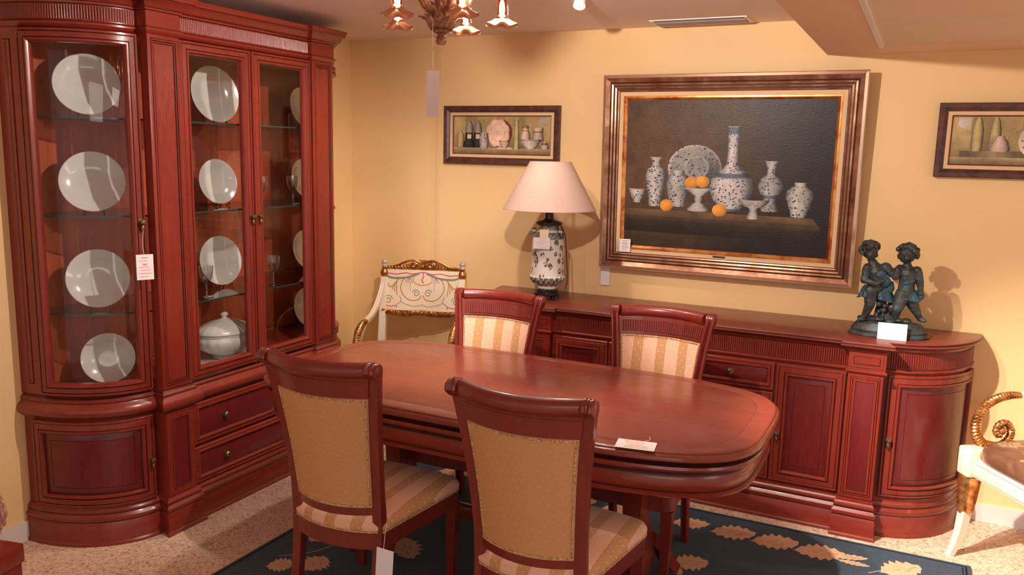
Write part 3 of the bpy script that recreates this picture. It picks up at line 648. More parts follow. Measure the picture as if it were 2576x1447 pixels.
    for s in (-1, 1):
        b = NB(); loft(b, [[(s * (0.198 - 0.004 * (0.33 - z) / 0.33) + u * w, 0.198 + v * w - 0.01 * (0.33 - z), z) for u, v in ((-1, -1), (1, -1), (1, 1), (-1, 1))] for z, w in ((0.013, 0.0125), (0.03, 0.013), (0.20, 0.017), (0.29, 0.020), (0.331, 0.021))])
        bmesh.ops.bevel(b, geom=[e for e in b.edges if abs(e.verts[0].co.z - e.verts[1].co.z) > 0.02], offset=0.003, segments=1, affect='EDGES'); obj('leg', b, CHW, t)
    t.scale = (1, 1, 1.012)
    return t
CG = 'dining chairs around the table'
ch = chair(); ch['label'] = 'dining chair with gold dotted back and a white tag hanging from it'; ch['group'] = CG
ch.location = (1.512, -1.862, 0); ch.rotation_euler = (0, 0, 0.03)
dup(ch, (2.205, -1.868, 0), 0.0, 'dining chair with gold dotted back, the one beside the white card on the table', CG)
dup(ch, (1.462, -1.145, 0), PI + 0.02, 'dining chair with striped back at the far side, in front of the porcelain lamp', CG)
dup(ch, (2.204, -1.135, 0), PI, 'dining chair with striped back at the far side, in front of the big painting', CG)
card('price_tag', 'white tag on a string tied to the near left dining chair', 0.060, 0.095, (1.745, -2.145, 0.292), 0.05, 0, 0, seed=8, ry=0.06, string_pts=[(-0.006, 0.0, 0.088), (-0.022, 0.03, 0.115), (-0.026, 0.045, 0.155)])

# ================================================================ rug
rg = NB()
bevel_box(rg, 0.87, 3.42, -2.45, -0.53, 0.0005, 0.011, 0.003, 0)
for x0, x1, y0, y1 in ((0.885, 3.405, -0.552, -0.546), (0.885, 0.891, -2.44, -0.55), (3.399, 3.405, -2.44, -0.55), (3.388, 3.392, -2.44, -0.56)): box(rg, x0, x1, y0, y1, 0.0108, 0.0114, 1)
rr = random.Random(5)
def leaf(bm, bx, by, tx, ty, w, teeth=6, veins=True):
    A = Vector((bx, by)); T = Vector((tx, ty)); T = A + (T - A) * 0.93; d = T - A; L = d.length; d.normalize(); nrm = Vector((-d.y, d.x))
    up_, dn = [], []
    for k in range(teeth * 2 + 1):
        q = k / (teeth * 2); wid = w * 0.56 * math.sin(PI * min(1, q * 0.94 + 0.06)) ** 0.85 * (1.0 if k % 2 == 0 else 0.66)
        sh = 0.09 * L if k % 2 == 0 else 0.0
        up_.append(A + d * (q * L + sh * 0.4) + nrm * wid); dn.append(A + d * (q * L - sh * 0.2) - nrm * wid * 1.1)
    top = [bm.verts.new((p.x, p.y, 0.0116)) for p in up_]; bot = [bm.verts.new((p.x, p.y, 0.0116)) for p in dn]; ce = [bm.verts.new((A + d * (k / (teeth * 2)) * L).to_3d() + Vector((0, 0, 0.0119))) for k in range(teeth * 2 + 1)]
    for k in range(teeth * 2):
        for q in (top, bot): bm.faces.new((q[k], q[k + 1], ce[k + 1], ce[k])).material_index = 2
    if veins:
        for q0, q1, o in ((0.12, 0.45, 0.0), (0.5, 0.72, 0.0), (0.3, 0.55, 0.22), (0.4, 0.6, -0.25)):
            p = A + d * L * q0 + nrm * w * o * 0.4; r = A + d * L * q1 + nrm * w * o; e = 0.0014
            bm.faces.new([bm.verts.new((v.x, v.y, 0.0121)) for v in (p - nrm * e, r, p + nrm * e)]).material_index = 0
def stem(bm, pts, w=0.004, mi=2):
    P = [Vector((*p, 0)) for p in pts]; P = bez(P, 6)
    prev = None
    for i in range(len(P)):
        d = (P[min(i + 1, len(P) - 1)] - P[max(0, i - 1)]).normalized(); n = Vector((-d.y, d.x, 0)) * w / 2
        cur = (bm.verts.new(P[i] - n + Vector((0, 0, 0.0115))), bm.verts.new(P[i] + n + Vector((0, 0, 0.0115))))
        if prev: bm.faces.new((prev[0], prev[1], cur[1], cur[0])).material_index = mi
        prev = cur
# garland along the far border
xs = 2.24
for (bx, by, tx, ty, w) in [(2.27, -0.72, 2.43, -0.66, 0.10), (2.61, -0.665, 2.42, -0.735, 0.13), (2.785, -0.665, 2.59, -0.74, 0.13), (2.965, -0.68, 2.76, -0.735, 0.13), (3.05, -0.67, 2.90, -0.715, 0.045), (3.06, -0.735, 2.93, -0.735, 0.035),
                            (2.09, -0.70, 1.93, -0.75, 0.12), (1.90, -0.69, 1.72, -0.75, 0.12), (1.70, -0.69, 1.52, -0.75, 0.12), (1.26, -0.66, 1.06, -0.73, 0.12), (1.50, -0.69, 1.30, -0.75, 0.12),
                            (3.24, -0.64, 3.09, -0.77, 0.12), (2.49, -1.01, 2.35, -1.10, 0.12), (2.30, -0.96, 2.22, -1.03, 0.10), (2.42, -1.16, 2.33, -1.08, 0.06),
                            (1.085, -1.80, 1.0, -1.87, 0.10), (1.16, -1.70, 1.15, -1.83, 0.12), (1.01, -1.62, 1.04, -1.48, 0.10), (1.03, -1.40, 1.0, -1.22, 0.11), (1.03, -1.15, 1.0, -0.98, 0.11),
                            (3.25, -0.95, 3.20, -1.12, 0.12), (3.26, -1.2, 3.22, -1.38, 0.12), (3.25, -1.45, 3.2, -1.62, 0.12), (1.7, -1.3, 1.9, -1.45, 0.14), (1.45, -1.55, 1.3, -1.4, 0.12), (2.05, -1.6, 2.2, -1.5, 0.12)]:
    leaf(rg, bx, by, tx, ty, w)
stem(rg, [(3.06, -0.79), (3.10, -0.75), (3.16, -0.70)]); stem(rg, [(0.99, -1.78), (1.06, -1.72), (1.10, -1.66), (1.12, -1.60)]); stem(rg, [(1.0, -0.95), (1.05, -1.2), (1.03, -1.5)], 0.003)
stem(rg, [(2.98, -0.70), (2.8, -0.68), (2.6, -0.70), (2.4, -0.70), (2.1, -0.72), (1.8, -0.70), (1.3, -0.72)], 0.004, 3)
stem(rg, [(1.5, -1.0), (1.8, -1.15), (2.1, -1.0)], 0.005); stem(rg, [(2.0, -1.3), (2.2, -1.2), (2.25, -1.05)], 0.005)
def pilef(c1, c2):
    def f(nt, b):
        n = nd(nt, 'ShaderNodeTexNoise', i_Vector=coords(nt), i_Scale=160.0, i_Detail=3.0)
        nt.links.new(ramp(nt, n.outputs[0], [(0.3, c1), (0.7, c2)]), b.inputs['Base Color']); bump(nt, b, n.outputs[0], 0.5, 0.002); b.inputs['Sheen Weight'].default_value = 0.2
    return f
RUGN = M('rug_navy', (0.02, 0.04, 0.06), 0.9, spec=0.15, build=pilef((0.014, 0.026, 0.046), (0.034, 0.060, 0.088)))
RUGD = M('rug_border_line', (0.006, 0.012, 0.02), 0.9, spec=0.1)
RUGT = M('rug_tan', (0.6, 0.33, 0.18), 0.9, spec=0.15, build=pilef((0.52, 0.28, 0.15), (0.72, 0.44, 0.26)))
RUGS = M('rug_dark_stem', (0.06, 0.07, 0.08), 0.9, spec=0.1)
rgo = obj('rug', rg, [RUGN, RUGD, RUGT, RUGS], None, False, recalc=False); tag(rgo, 'dark navy rug with tan leaf garlands under the dining table', 'rug')
# ================================================================ porcelain table lamp
def vasef(nt, b):
    tc = nd(nt, 'ShaderNodeTexCoord'); s = nd(nt, 'ShaderNodeSeparateXYZ', i_0=tc.outputs['Object']); z = s.outputs[2]
    vo = nd(nt, 'ShaderNodeTexVoronoi', i_Vector=coords(nt, (1, 1, 0.75)), i_Scale=26.0)
    vb = nd(nt, 'ShaderNodeTexNoise', i_Vector=coords(nt), i_Scale=75.0, i_Detail=2.0)
    spots = mathn(nt, 'MULTIPLY', mathn(nt, 'LESS_THAN', vo.outputs['Distance'], 0.36), mathn(nt, 'GREATER_THAN', vb.outputs[0], 0.46))
    body = mixc(nt, spots, (0.66, 0.60, 0.53), (0.10, 0.085, 0.075))
    tex = ramp(nt, vb.outputs[0], [(0.4, (0.12, 0.12, 0.11)), (0.6, (0.34, 0.31, 0.27))])
    band = mathn(nt, 'MAXIMUM', mathn(nt, 'GREATER_THAN', z, 0.312), mathn(nt, 'LESS_THAN', z, 0.118))
    c = mixc(nt, band, body, tex)
    pale = mathn(nt, 'MAXIMUM', mathn(nt, 'MULTIPLY', mathn(nt, 'GREATER_THAN', z, 0.060), mathn(nt, 'LESS_THAN', z, 0.070)), mathn(nt, 'MULTIPLY', mathn(nt, 'GREATER_THAN', z, 0.345), mathn(nt, 'LESS_THAN', z, 0.356)))
    nt.links.new(mixc(nt, pale, c, (0.70, 0.62, 0.52)), b.inputs['Base Color'])
VASEM = M('crackle_porcelain', (0.6, 0.55, 0.5), 0.15, coat=0.5, build=vasef)
SHADEM = M('lampshade_fabric', (0.62, 0.44, 0.36), 0.8)
LX, LY = 1.432, -0.262
t = thing('table_lamp', 'chinese style porcelain table lamp with a wide cream shade on the sideboard', 'table lamp', (LX, LY, SBH))
b = NB()
lathe(b, [(0.001, 0.022), (0.058, 0.022), (0.066, 0.028), (0.066, 0.036), (0.058, 0.040), (0.060, 0.048), (0.054, 0.055), (0.001, 0.055)], n=36)
for k in range(6):
    a = PI / 6 + k * PI / 3; loft(b, [[(r * math.cos(a + w), r * math.sin(a + w), z) for r, w in ((r0, -0.13), (r1, -0.13), (r1, 0.13), (r0, 0.13))] for z, r0, r1 in ((0.0, 0.056, 0.070), (0.010, 0.052, 0.062), (0.026, 0.050, 0.066))])
obj('stand', b, BLACK, t)
b = NB(); lathe(b, [(0.001, 0.055), (0.052, 0.055), (0.054, 0.072), (0.060, 0.088), (0.080, 0.108), (0.086, 0.118), (0.084, 0.125), (0.0845, 0.20), (0.083, 0.29), (0.079, 0.315), (0.070, 0.338), (0.058, 0.352), (0.054, 0.368), (0.056, 0.380), (0.001, 0.381)], n=56)
obj('vase', b, VASEM, t)
b = NB()
for k in range(18):
    a = 2 * PI * k / 18; ellipsoid(b, (0.0815 * math.cos(a), 0.0815 * math.sin(a), 0.112), (0.012, 0.012, 0.014), 8)
for k in range(18):
    a = 2 * PI * (k + 0.5) / 18; ellipsoid(b, (0.070 * math.cos(a), 0.070 * math.sin(a), 0.096), (0.011, 0.011, 0.012), 8)
obj('petal_band', b, VASEM, t)
for s, a in ((1, -0.25), (-1, -0.15)):
    b = NB(); P = bez([(s * 0.062, -0.02, 0.350), (s * 0.078, -0.02, 0.352), (s * 0.085, -0.02, 0.338), (s * 0.078, -0.02, 0.322)], 4); tube(b, P, 0.009, 8); ellipsoid(b, (s * 0.068, -0.028, 0.352), 0.014, 10); obj('lion_handle', b, VASEM, t)
b = NB(); lathe(b, [(0.001, 0.379), (0.060, 0.380), (0.068, 0.386), (0.068, 0.393), (0.050, 0.400), (0.030, 0.404), (0.022, 0.412), (0.020, 0.440), (0.010, 0.444), (0.010, 0.50), (0.001, 0.50)], n=32); obj('cap', b, BLACK, t)
b = NB(); R0, R1, Z0, Z1 = 0.235, 0.104, 0.458, 0.696
n = 72; lathe(b, [(R0, Z0), (R1, Z1), (R1 - 0.002, Z1), (R0 - 0.002, Z0)], n=n, cap=False)
lathe(b, [(R0 - 0.0005, Z0), (R0 + 0.001, Z0), (R0 + 0.0005, Z0 + 0.004), (R0 - 0.002, Z0 + 0.004)], n=n, cap=False); lathe(b, [(R1 - 0.002, Z1 - 0.004), (R1 + 0.002, Z1 - 0.004), (R1 + 0.001, Z1 + 0.0005), (R1 - 0.002, Z1)], n=n, cap=False)
for k in range(1): tube(b, [(R0 * math.cos(-1.0), R0 * math.sin(-1.0), Z0), (R1 * math.cos(-1.0), R1 * math.sin(-1.0), Z1)], 0.0011, 6)
obj('lamp_shade', b, SHADEM, t, recalc=True)
b = NB(); tube(b, [(0, 0, 0.50), (0, 0, 0.69)], 0.004, 8)
for k in range(3): a = k * 2 * PI / 3; tube(b, [(0, 0, 0.672), (R1 * math.cos(a), R1 * math.sin(a), Z1 - 0.006)], 0.002, 6)
obj('shade_holder', b, BRASS, t)
b = NB(); P = bez([(0.045, -0.035, 0.400), (0.075, -0.045, 0.395), (0.092, -0.04, 0.36), (0.090, -0.03, 0.325), (0.078, -0.04, 0.335), (0.070, -0.05, 0.37), (0.080, -0.05, 0.39), (0.098, -0.03, 0.35), (0.100, -0.01, 0.30), (0.100, 0.01, 0.2), (0.102, 0.02, 0.1), (0.094, 0.0, 0.035), (0.080, -0.02, 0.004), (0.074, -0.01, 0.003)], 6)
tube(b, P, 0.0022, 6); obj('power_cord', b, BLACK, t)
card('price_tag', 'small yellow card with an orange mark on the front of the porcelain lamp', 0.044, 0.042, (1.452, -0.362, 1.172), 0.30, 0, 2, ink=(INKO, INKO), base=YLAB, seed=2, heart=False)
card('price_tag', 'white card with blue and pink lines, just under the yellow card on the porcelain lamp', 0.082, 0.056, (1.442, -0.366, 1.118), 0.30, 0, 6, seed=6)
b = NB(); P = bez([(1.535, -0.003, 1.12), (1.532, -0.003, 1.0), (1.537, -0.004, 0.90), (1.535, -0.005, 0.852)], 5); tube(b, P, 0.0018, 6)
tag(obj('wall_cord', b, WALL, None), 'thin painted cord running down the wall right of the porcelain lamp', 'cord')

# ================================================================ paintings
def ffn(stops, nsc=14.0, stretch=(1, 1, 1), rough=0.4):
    def f(nt, b):
        n = nd(nt, 'ShaderNodeTexNoise', i_Vector=coords(nt, stretch), i_Scale=nsc, i_Detail=5.0, i_Roughness=0.65); nt.links.new(ramp(nt, n.outputs[0], stops), b.inputs['Base Color'])
    return f
FRB = M('bronze_gilt_frame', (0.4, 0.2, 0.1), 0.26, 0.75, build=ffn([(0.3, (0.20, 0.085, 0.045)), (0.5, (0.40, 0.20, 0.11)), (0.7, (0.62, 0.40, 0.26))]))
FRD = M('dark_frame_groove', (0.10, 0.035, 0.025), 0.35, 0.3)
FRS = M('silver_gilt_frame', (0.72, 0.52, 0.40), 0.22, 0.85)
LIN = M('linen_liner', (0.72, 0.50, 0.28), 0.7)
FRG = M('gold_fillet', (0.8, 0.4, 0.15), 0.25, 0.85, build=ffn([(0.35, (0.45, 0.10, 0.03)), (0.55, (0.85, 0.42, 0.13)), (0.7, (0.95, 0.60, 0.25))], 9.0))
DKF = M('dark_brown_frame', (0.085, 0.030, 0.022), 0.45, build=ffn([(0.35, (0.05, 0.022, 0.018)), (0.65, (0.13, 0.045, 0.032))], 30.0))
FIL = M('red_brown_fillet', (0.20, 0.045, 0.02), 0.4)
def canvasf(stops, sc):
    def f(nt, b):
        a = nd(nt, 'ShaderNodeVertexColor'); a.layer_name = 'Col'
        n = nd(nt, 'ShaderNodeTexNoise', i_Vector=coords(nt, (1, 1, 1)), i_Scale=sc, i_Detail=5.0, i_Roughness=0.7)
        k = ramp(nt, n.outputs[0], [(0.25, (0.55, 0.55, 0.55)), (0.75, (1.45, 1.45, 1.45))])
        base = mixc(nt, 1.0, a.outputs[0], k, 'MULTIPLY')
        v2 = nd(nt, 'ShaderNodeTexVoronoi', i_Vector=coords(nt, (1, 1, 1.3)), i_Scale=70.0); n3 = nd(nt, 'ShaderNodeTexNoise', i_Vector=coords(nt), i_Scale=95.0, i_Detail=2.0)
        pat = mathn(nt, 'MULTIPLY', mathn(nt, 'MULTIPLY', mathn(nt, 'LESS_THAN', v2.outputs['Distance'], 0.40), mathn(nt, 'GREATER_THAN', n3.outputs[0], 0.49)), a.outputs['Alpha'])
        nt.links.new(mixc(nt, pat, base, (0.035, 0.045, 0.10)), b.inputs['Base Color'])
        n2 = nd(nt, 'ShaderNodeTexNoise', i_Vector=coords(nt, (1, 1, 2.0)), i_Scale=70.0, i_Detail=3.0); bump(nt, b, n2.outputs[0], 0.6, 0.0015)
    return f
OIL = M('oil_paint', (0.2, 0.15, 0.1), 0.42, spec=0.35, build=canvasf(None, 10.0))
class Paint:
    """flat picture built from painted shapes, each a hair above the last; u,v in 0..1"""
    def __init__(s, w, h): s.b = NB(); s.w, s.h = w, h; s.cl = s.b.loops.layers.float_color.new('Col'); s.k = 0
    def P(s, u, v): return s.b.verts.new(((u - 0.5) * s.w, -0.0001 * s.k, (v - 0.5) * s.h))
    def grid(s, fn, n, m, col):
        s.k += 1
        V = [[s.P(*fn(i / n, j / m)) for j in range(m + 1)] for i in range(n + 1)]
        for i in range(n):
            for j in range(m):
                f = s.b.faces.new((V[i][j], V[i + 1][j], V[i + 1][j + 1], V[i][j + 1]))
                for lp, (p, q) in zip(f.loops, ((i, j), (i + 1, j), (i + 1, j + 1), (i, j + 1))):
                    c = col(p / n, q / m); lp[s.cl] = (*c[:3], c[3] if len(c) > 3 else 0.0)
    def rect(s, u0, u1, v0, v1, col, n=1, m=1): s.grid(lambda a, c: (u0 + (u1 - u0) * a, v0 + (v1 - v0) * c), n, m, col if callable(col) else (lambda a, c: col))
    def turned(s, cx, prof, base=(0.62, 0.60, 0.56), pat=1.0, bands=()):
        # prof: (v, halfwidth) bottom to top; painted round with light from the left
        def w(q):
            x = q * (len(prof) - 1); i = min(int(x), len(prof) - 2); t = x - i; t = t * t * (3 - 2 * t)
            return prof[i][0] + (prof[i + 1][0] - prof[i][0]) * (x - i), prof[i][1] + (prof[i + 1][1] - prof[i][1]) * t
        def fn(a, c): v, hw = w(c); return cx + hw * (2 * a - 1), v - 0.012 * (1 - (2 * a - 1) ** 2) * (hw / 0.1)
        def col(a, c):
            x = 2 * a - 1; k = max(0.10, 1.0 - 0.88 * abs(x + 0.12) ** 2.0) * (0.92 if x < 0 else 0.85); r = [q * k for q in base]; p = pat
            for b0, b1, bc in bands:
                if b0 <= c <= b1: r = [q * k for q in bc]; p = 0.0
            return (*r, p)
        s.grid(fn, 12, max(14, len(prof) * 4), col)
    def disc(s, cx, cy, ru, rv, col, rings=5, n=32, wob=0.0, lobes=8):
        s.grid(lambda a, c: (cx + ru * c * (1 + wob * c * abs(math.sin(lobes * PI * a))) * math.cos(2 * PI * a), cy + rv * c * (1 + wob * c * abs(math.sin(lobes * PI * a))) * math.sin(2 * PI * a)), n, rings, col if callable(col) else (lambda a, c: col))
    def done(s, name, parent): return obj(name, s.b, OIL, parent, False, recalc=False)
def framed(w, h, rings, parent, name, mats):
    """mitred frame lying in xz, front towards -y; ring (inset, front, mat)"""
    b = NB(); Ls = []
    for a, d, m in rings: Ls.append([(x * (w / 2 - a), -d, z * (h / 2 - a)) for x, z in ((-1, -1), (1, -1), (1, 1), (-1, 1))])
    loft(b, Ls, False, False, True, mis=[m for _, _, m in rings[1:]] + [0]); return obj(name, b, mats, parent, False, recalc=True)
# big still life
BW, BH = 1.225, 0.967
t = thing('framed_painting', 'large still life of blue and white porcelain in a wide bronze frame', 'painting', (2.2475, -0.034, 1.012)); t.rotation_euler = (0.036, 0, 0)
def sub(o, z): o.location = (0, 0, z); return o
sub(framed(BW, BH, [(0.004, -0.012, 0), (0.0, 0.000, 0), (0.0, 0.030, 1), (0.004, 0.036, 1), (0.016, 0.038, 1), (0.036, 0.028, 0), (0.040, 0.022, 2), (0.044, 0.028, 0), (0.052, 0.026, 0), (0.056, 0.018, 2), (0.060, 0.022, 1), (0.067, 0.020, 0), (0.071, 0.012, 2), (0.075, 0.016, 1), (0.080, 0.014, 0), (0.083, 0.008, 2)], t, 'outer_frame', [FRB, FRS, FRD]), BH / 2)
sub(framed(BW, BH, [(0.0815, 0.0085, 0), (0.102, 0.0075, 0)], t, 'linen_liner', [LIN]), BH / 2)
sub(framed(BW, BH, [(0.101, 0.0072, 0), (0.103, 0.012, 0), (0.111, 0.012, 0), (0.121, 0.005, 0), (0.124, 0.001, 0)], t, 'gold_fillet', [FRG]), BH / 2)
b = NB(); box(b, -BW / 2 + 0.02, BW / 2 - 0.02, -0.001, 0.012, -BH / 2 + 0.02, BH / 2 - 0.02); sub(obj('back_board', b, FRD, t, False), BH / 2)
p = Paint(BW - 0.244, BH - 0.244)
def bg(a, c):
    r = max(0, 1 - ((a - 0.12) ** 2 * 1.6 + (c - 0.62) ** 2 * 1.2)); k = 0.35 + 0.65 * r
    return (0.012 + 0.100 * k ** 3, 0.010 + 0.048 * k ** 3, 0.010 + 0.020 * k ** 3)
p.rect(0, 1, 0, 1, bg, 14, 10)
p.grid(lambda a, c: (a * 0.955 + c * (0.0 if a < 0.5 else -0.03) * a, 0.217 - 0.011 * a + c * 0.045), 12, 2, lambda a, c: (0.10 + 0.10 * math.sin(a * 9) ** 2 * c, 0.062 + 0.05 * math.sin(a * 9) ** 2 * c, 0.036))
p.grid(lambda a, c: (a * 0.962, 0.187 - 0.015 * a + c * 0.030), 8, 2, lambda a, c: (0.045 + 0.03 * c, 0.030 + 0.015 * c, 0.020))
p.grid(lambda a, c: (a * 0.935, 0.105 - 0.015 * a + c * 0.084), 8, 2, lambda a, c: (0.016 + 0.02 * c * c, 0.012 + 0.012 * c * c, 0.010))
def rim(col, k0): return lambda a, c: (*[q * (0.55 + 0.45 * math.cos(2 * PI * a - 2.0)) * k0 for q in col], 1.0 if 0.2 < c < 0.95 else 0.0)
p.disc(0.355, 0.545, 0.135, 0.160, lambda a, c: (*[q * (0.55 + 0.35 * math.cos(2 * PI * a - 2.2)) for q in ((0.34, 0.33, 0.31) if c < 0.98 else (0.6, 0.55, 0.5))], 1.0), 8, 48)
p.disc(0.365, 0.555, 0.062, 0.075, lambda a, c: (0.28, 0.27, 0.26, 1.0) if c < 0.9 else (0.40, 0.38, 0.34, 0), 5, 36)
BL = (0.13, 0.17, 0.25)
p.turned(0.066, [(0.305, 0.022), (0.318, 0.020), (0.345, 0.034), (0.385, 0.042), (0.402, 0.050)], pat=1.0, bands=((0.9, 1, (0.5, 0.48, 0.42)),))
p.turned(0.160, [(0.285, 0.032), (0.330, 0.034), (0.345, 0.036), (0.42, 0.046), (0.49, 0.053), (0.535, 0.045), (0.56, 0.022), (0.59, 0.019), (0.615, 0.030), (0.622, 0.034)], bands=((0.86, 1, (0.66, 0.62, 0.56)),))
p.turned(0.275, [(0.290, 0.040), (0.305, 0.046), (0.32, 0.040), (0.38, 0.052), (0.44, 0.058), (0.49, 0.050), (0.512, 0.028), (0.535, 0.030)], (0.50, 0.49, 0.46), bands=((0.88, 1, (0.55, 0.52, 0.47)),))
p.turned(0.540, [(0.278, 0.060), (0.292, 0.062), (0.305, 0.058), (0.35, 0.088), (0.42, 0.106), (0.48, 0.100), (0.525, 0.075), (0.560, 0.040), (0.585, 0.028), (0.65, 0.025), (0.76, 0.026), (0.80, 0.028), (0.832, 0.031)], (0.66, 0.63, 0.60), bands=((0.0, 0.10, BL), (0.46, 0.50, BL), (0.88, 0.985, BL)))
p.turned(0.726, [(0.285, 0.042), (0.30, 0.040), (0.34, 0.030), (0.375, 0.028), (0.41, 0.050), (0.447, 0.060), (0.49, 0.048), (0.525, 0.020), (0.56, 0.019), (0.59, 0.026), (0.613, 0.032)], (0.46, 0.45, 0.42), bands=((0.28, 0.36, BL),))
p.turned(0.862, [(0.258, 0.036), (0.285, 0.038), (0.33, 0.050), (0.385, 0.062), (0.42, 0.060), (0.445, 0.040), (0.455, 0.027), (0.480, 0.028)], (0.56, 0.56, 0.50), bands=((0.9, 1, (0.58, 0.55, 0.48)),))
p.turned(0.382, [(0.266, 0.055), (0.275, 0.054), (0.305, 0.034), (0.325, 0.016), (0.345, 0.021), (0.362, 0.018), (0.380, 0.034), (0.405, 0.060), (0.424, 0.086)], (0.62, 0.61, 0.57), pat=0.3)
OR = lambda a, c: tuple(q * (1.05 - 0.55 * c * (0.5 + 0.5 * math.cos(2 * PI * a + 0.6))) for q in (0.80, 0.33, 0.05))
p.disc(0.344, 0.452, 0.034, 0.040, OR); p.disc(0.400, 0.462, 0.032, 0.040, OR)
p.turned(0.382, [(0.410, 0.076), (0.426, 0.087)], (0.60, 0.58, 0.54), pat=0.0)
p.disc(0.221, 0.293, 0.034, 0.040, OR); p.disc(0.489, 0.276, 0.036, 0.042, OR)
p.turned(0.652, [(0.230, 0.030), (0.245, 0.027), (0.285, 0.018), (0.300, 0.022), (0.315, 0.050), (0.345, 0.072), (0.360, 0.075)], (0.52, 0.50, 0.46), pat=0.5, bands=((0.0, 0.55, (0.52, 0.49, 0.44)),))
o = sub(p.done('canvas', t), BH / 2); o.location.y = -0.003
b = NB(); bevel_box(b, -0.030, 0.030, -0.010, -0.0076, 0.089, 0.098, 0.0006); o = obj('name_plate', b, FRD, t, False)
card('price_tag', 'small card of dense pink lines on the lower left corner of the big painting', 0.058, 0.066, (1.770, -0.058, 1.098), 0.0, 0, 12, seed=11)
card('price_tag', 'blank pale card hanging below the left corner of the big painting', 0.050, 0.095, (1.654, -0.012, 0.908), 0.0, 0, 0, base=PAPER)
# two small shelf paintings
SW, SH = 0.705, 0.314
SRG = [(0.003, -0.008, 0), (0.0, 0.0, 0), (0.0, 0.020, 0), (0.004, 0.024, 0), (0.020, 0.022, 0), (0.034, 0.013, 0), (0.036, 0.009, 0)]
def small(loc, label, pic):
    t = thing('framed_painting', label, 'painting', loc)
    framed(SW, SH, SRG, t, 'outer_frame', [DKF]); framed(SW, SH, [(0.035, 0.0095, 0), (0.052, 0.0085, 0)], t, 'liner', [LIN]); framed(SW, SH, [(0.051, 0.0085, 0), (0.053, 0.0095, 0), (0.057, 0.003, 0)], t, 'fillet', [FIL])
    b = NB(); box(b, -SW / 2 + 0.02, SW / 2 - 0.02, -0.001, 0.008, -SH / 2 + 0.02, SH / 2 - 0.02); obj('back_board', b, FRD, t, False)
    p = Paint(SW - 0.112, SH - 0.112); pic(p); o = p.done('canvas', t); o.location.y = -0.0015; return t
def planks(p, sh):
    rnd = random.Random(2)
    for i in range(16):
        k = 0.75 + 0.4 * rnd.random(); c = (0.40 * k, 0.29 * k, 0.13 * k)
        p.rect(i / 16, (i + 1) / 16, sh, 1, lambda a, cc, c=c: tuple(q * (0.55 + 0.45 * min(1, cc * 2.2)) for q in c), 1, 4)
    p.rect(0, 1, 0, sh, lambda a, c: (0.20 + 0.26 * c ** 2, 0.15 + 0.19 * c ** 2, 0.08 + 0.10 * c ** 2), 1, 5)
CRM = (0.72, 0.56, 0.42)
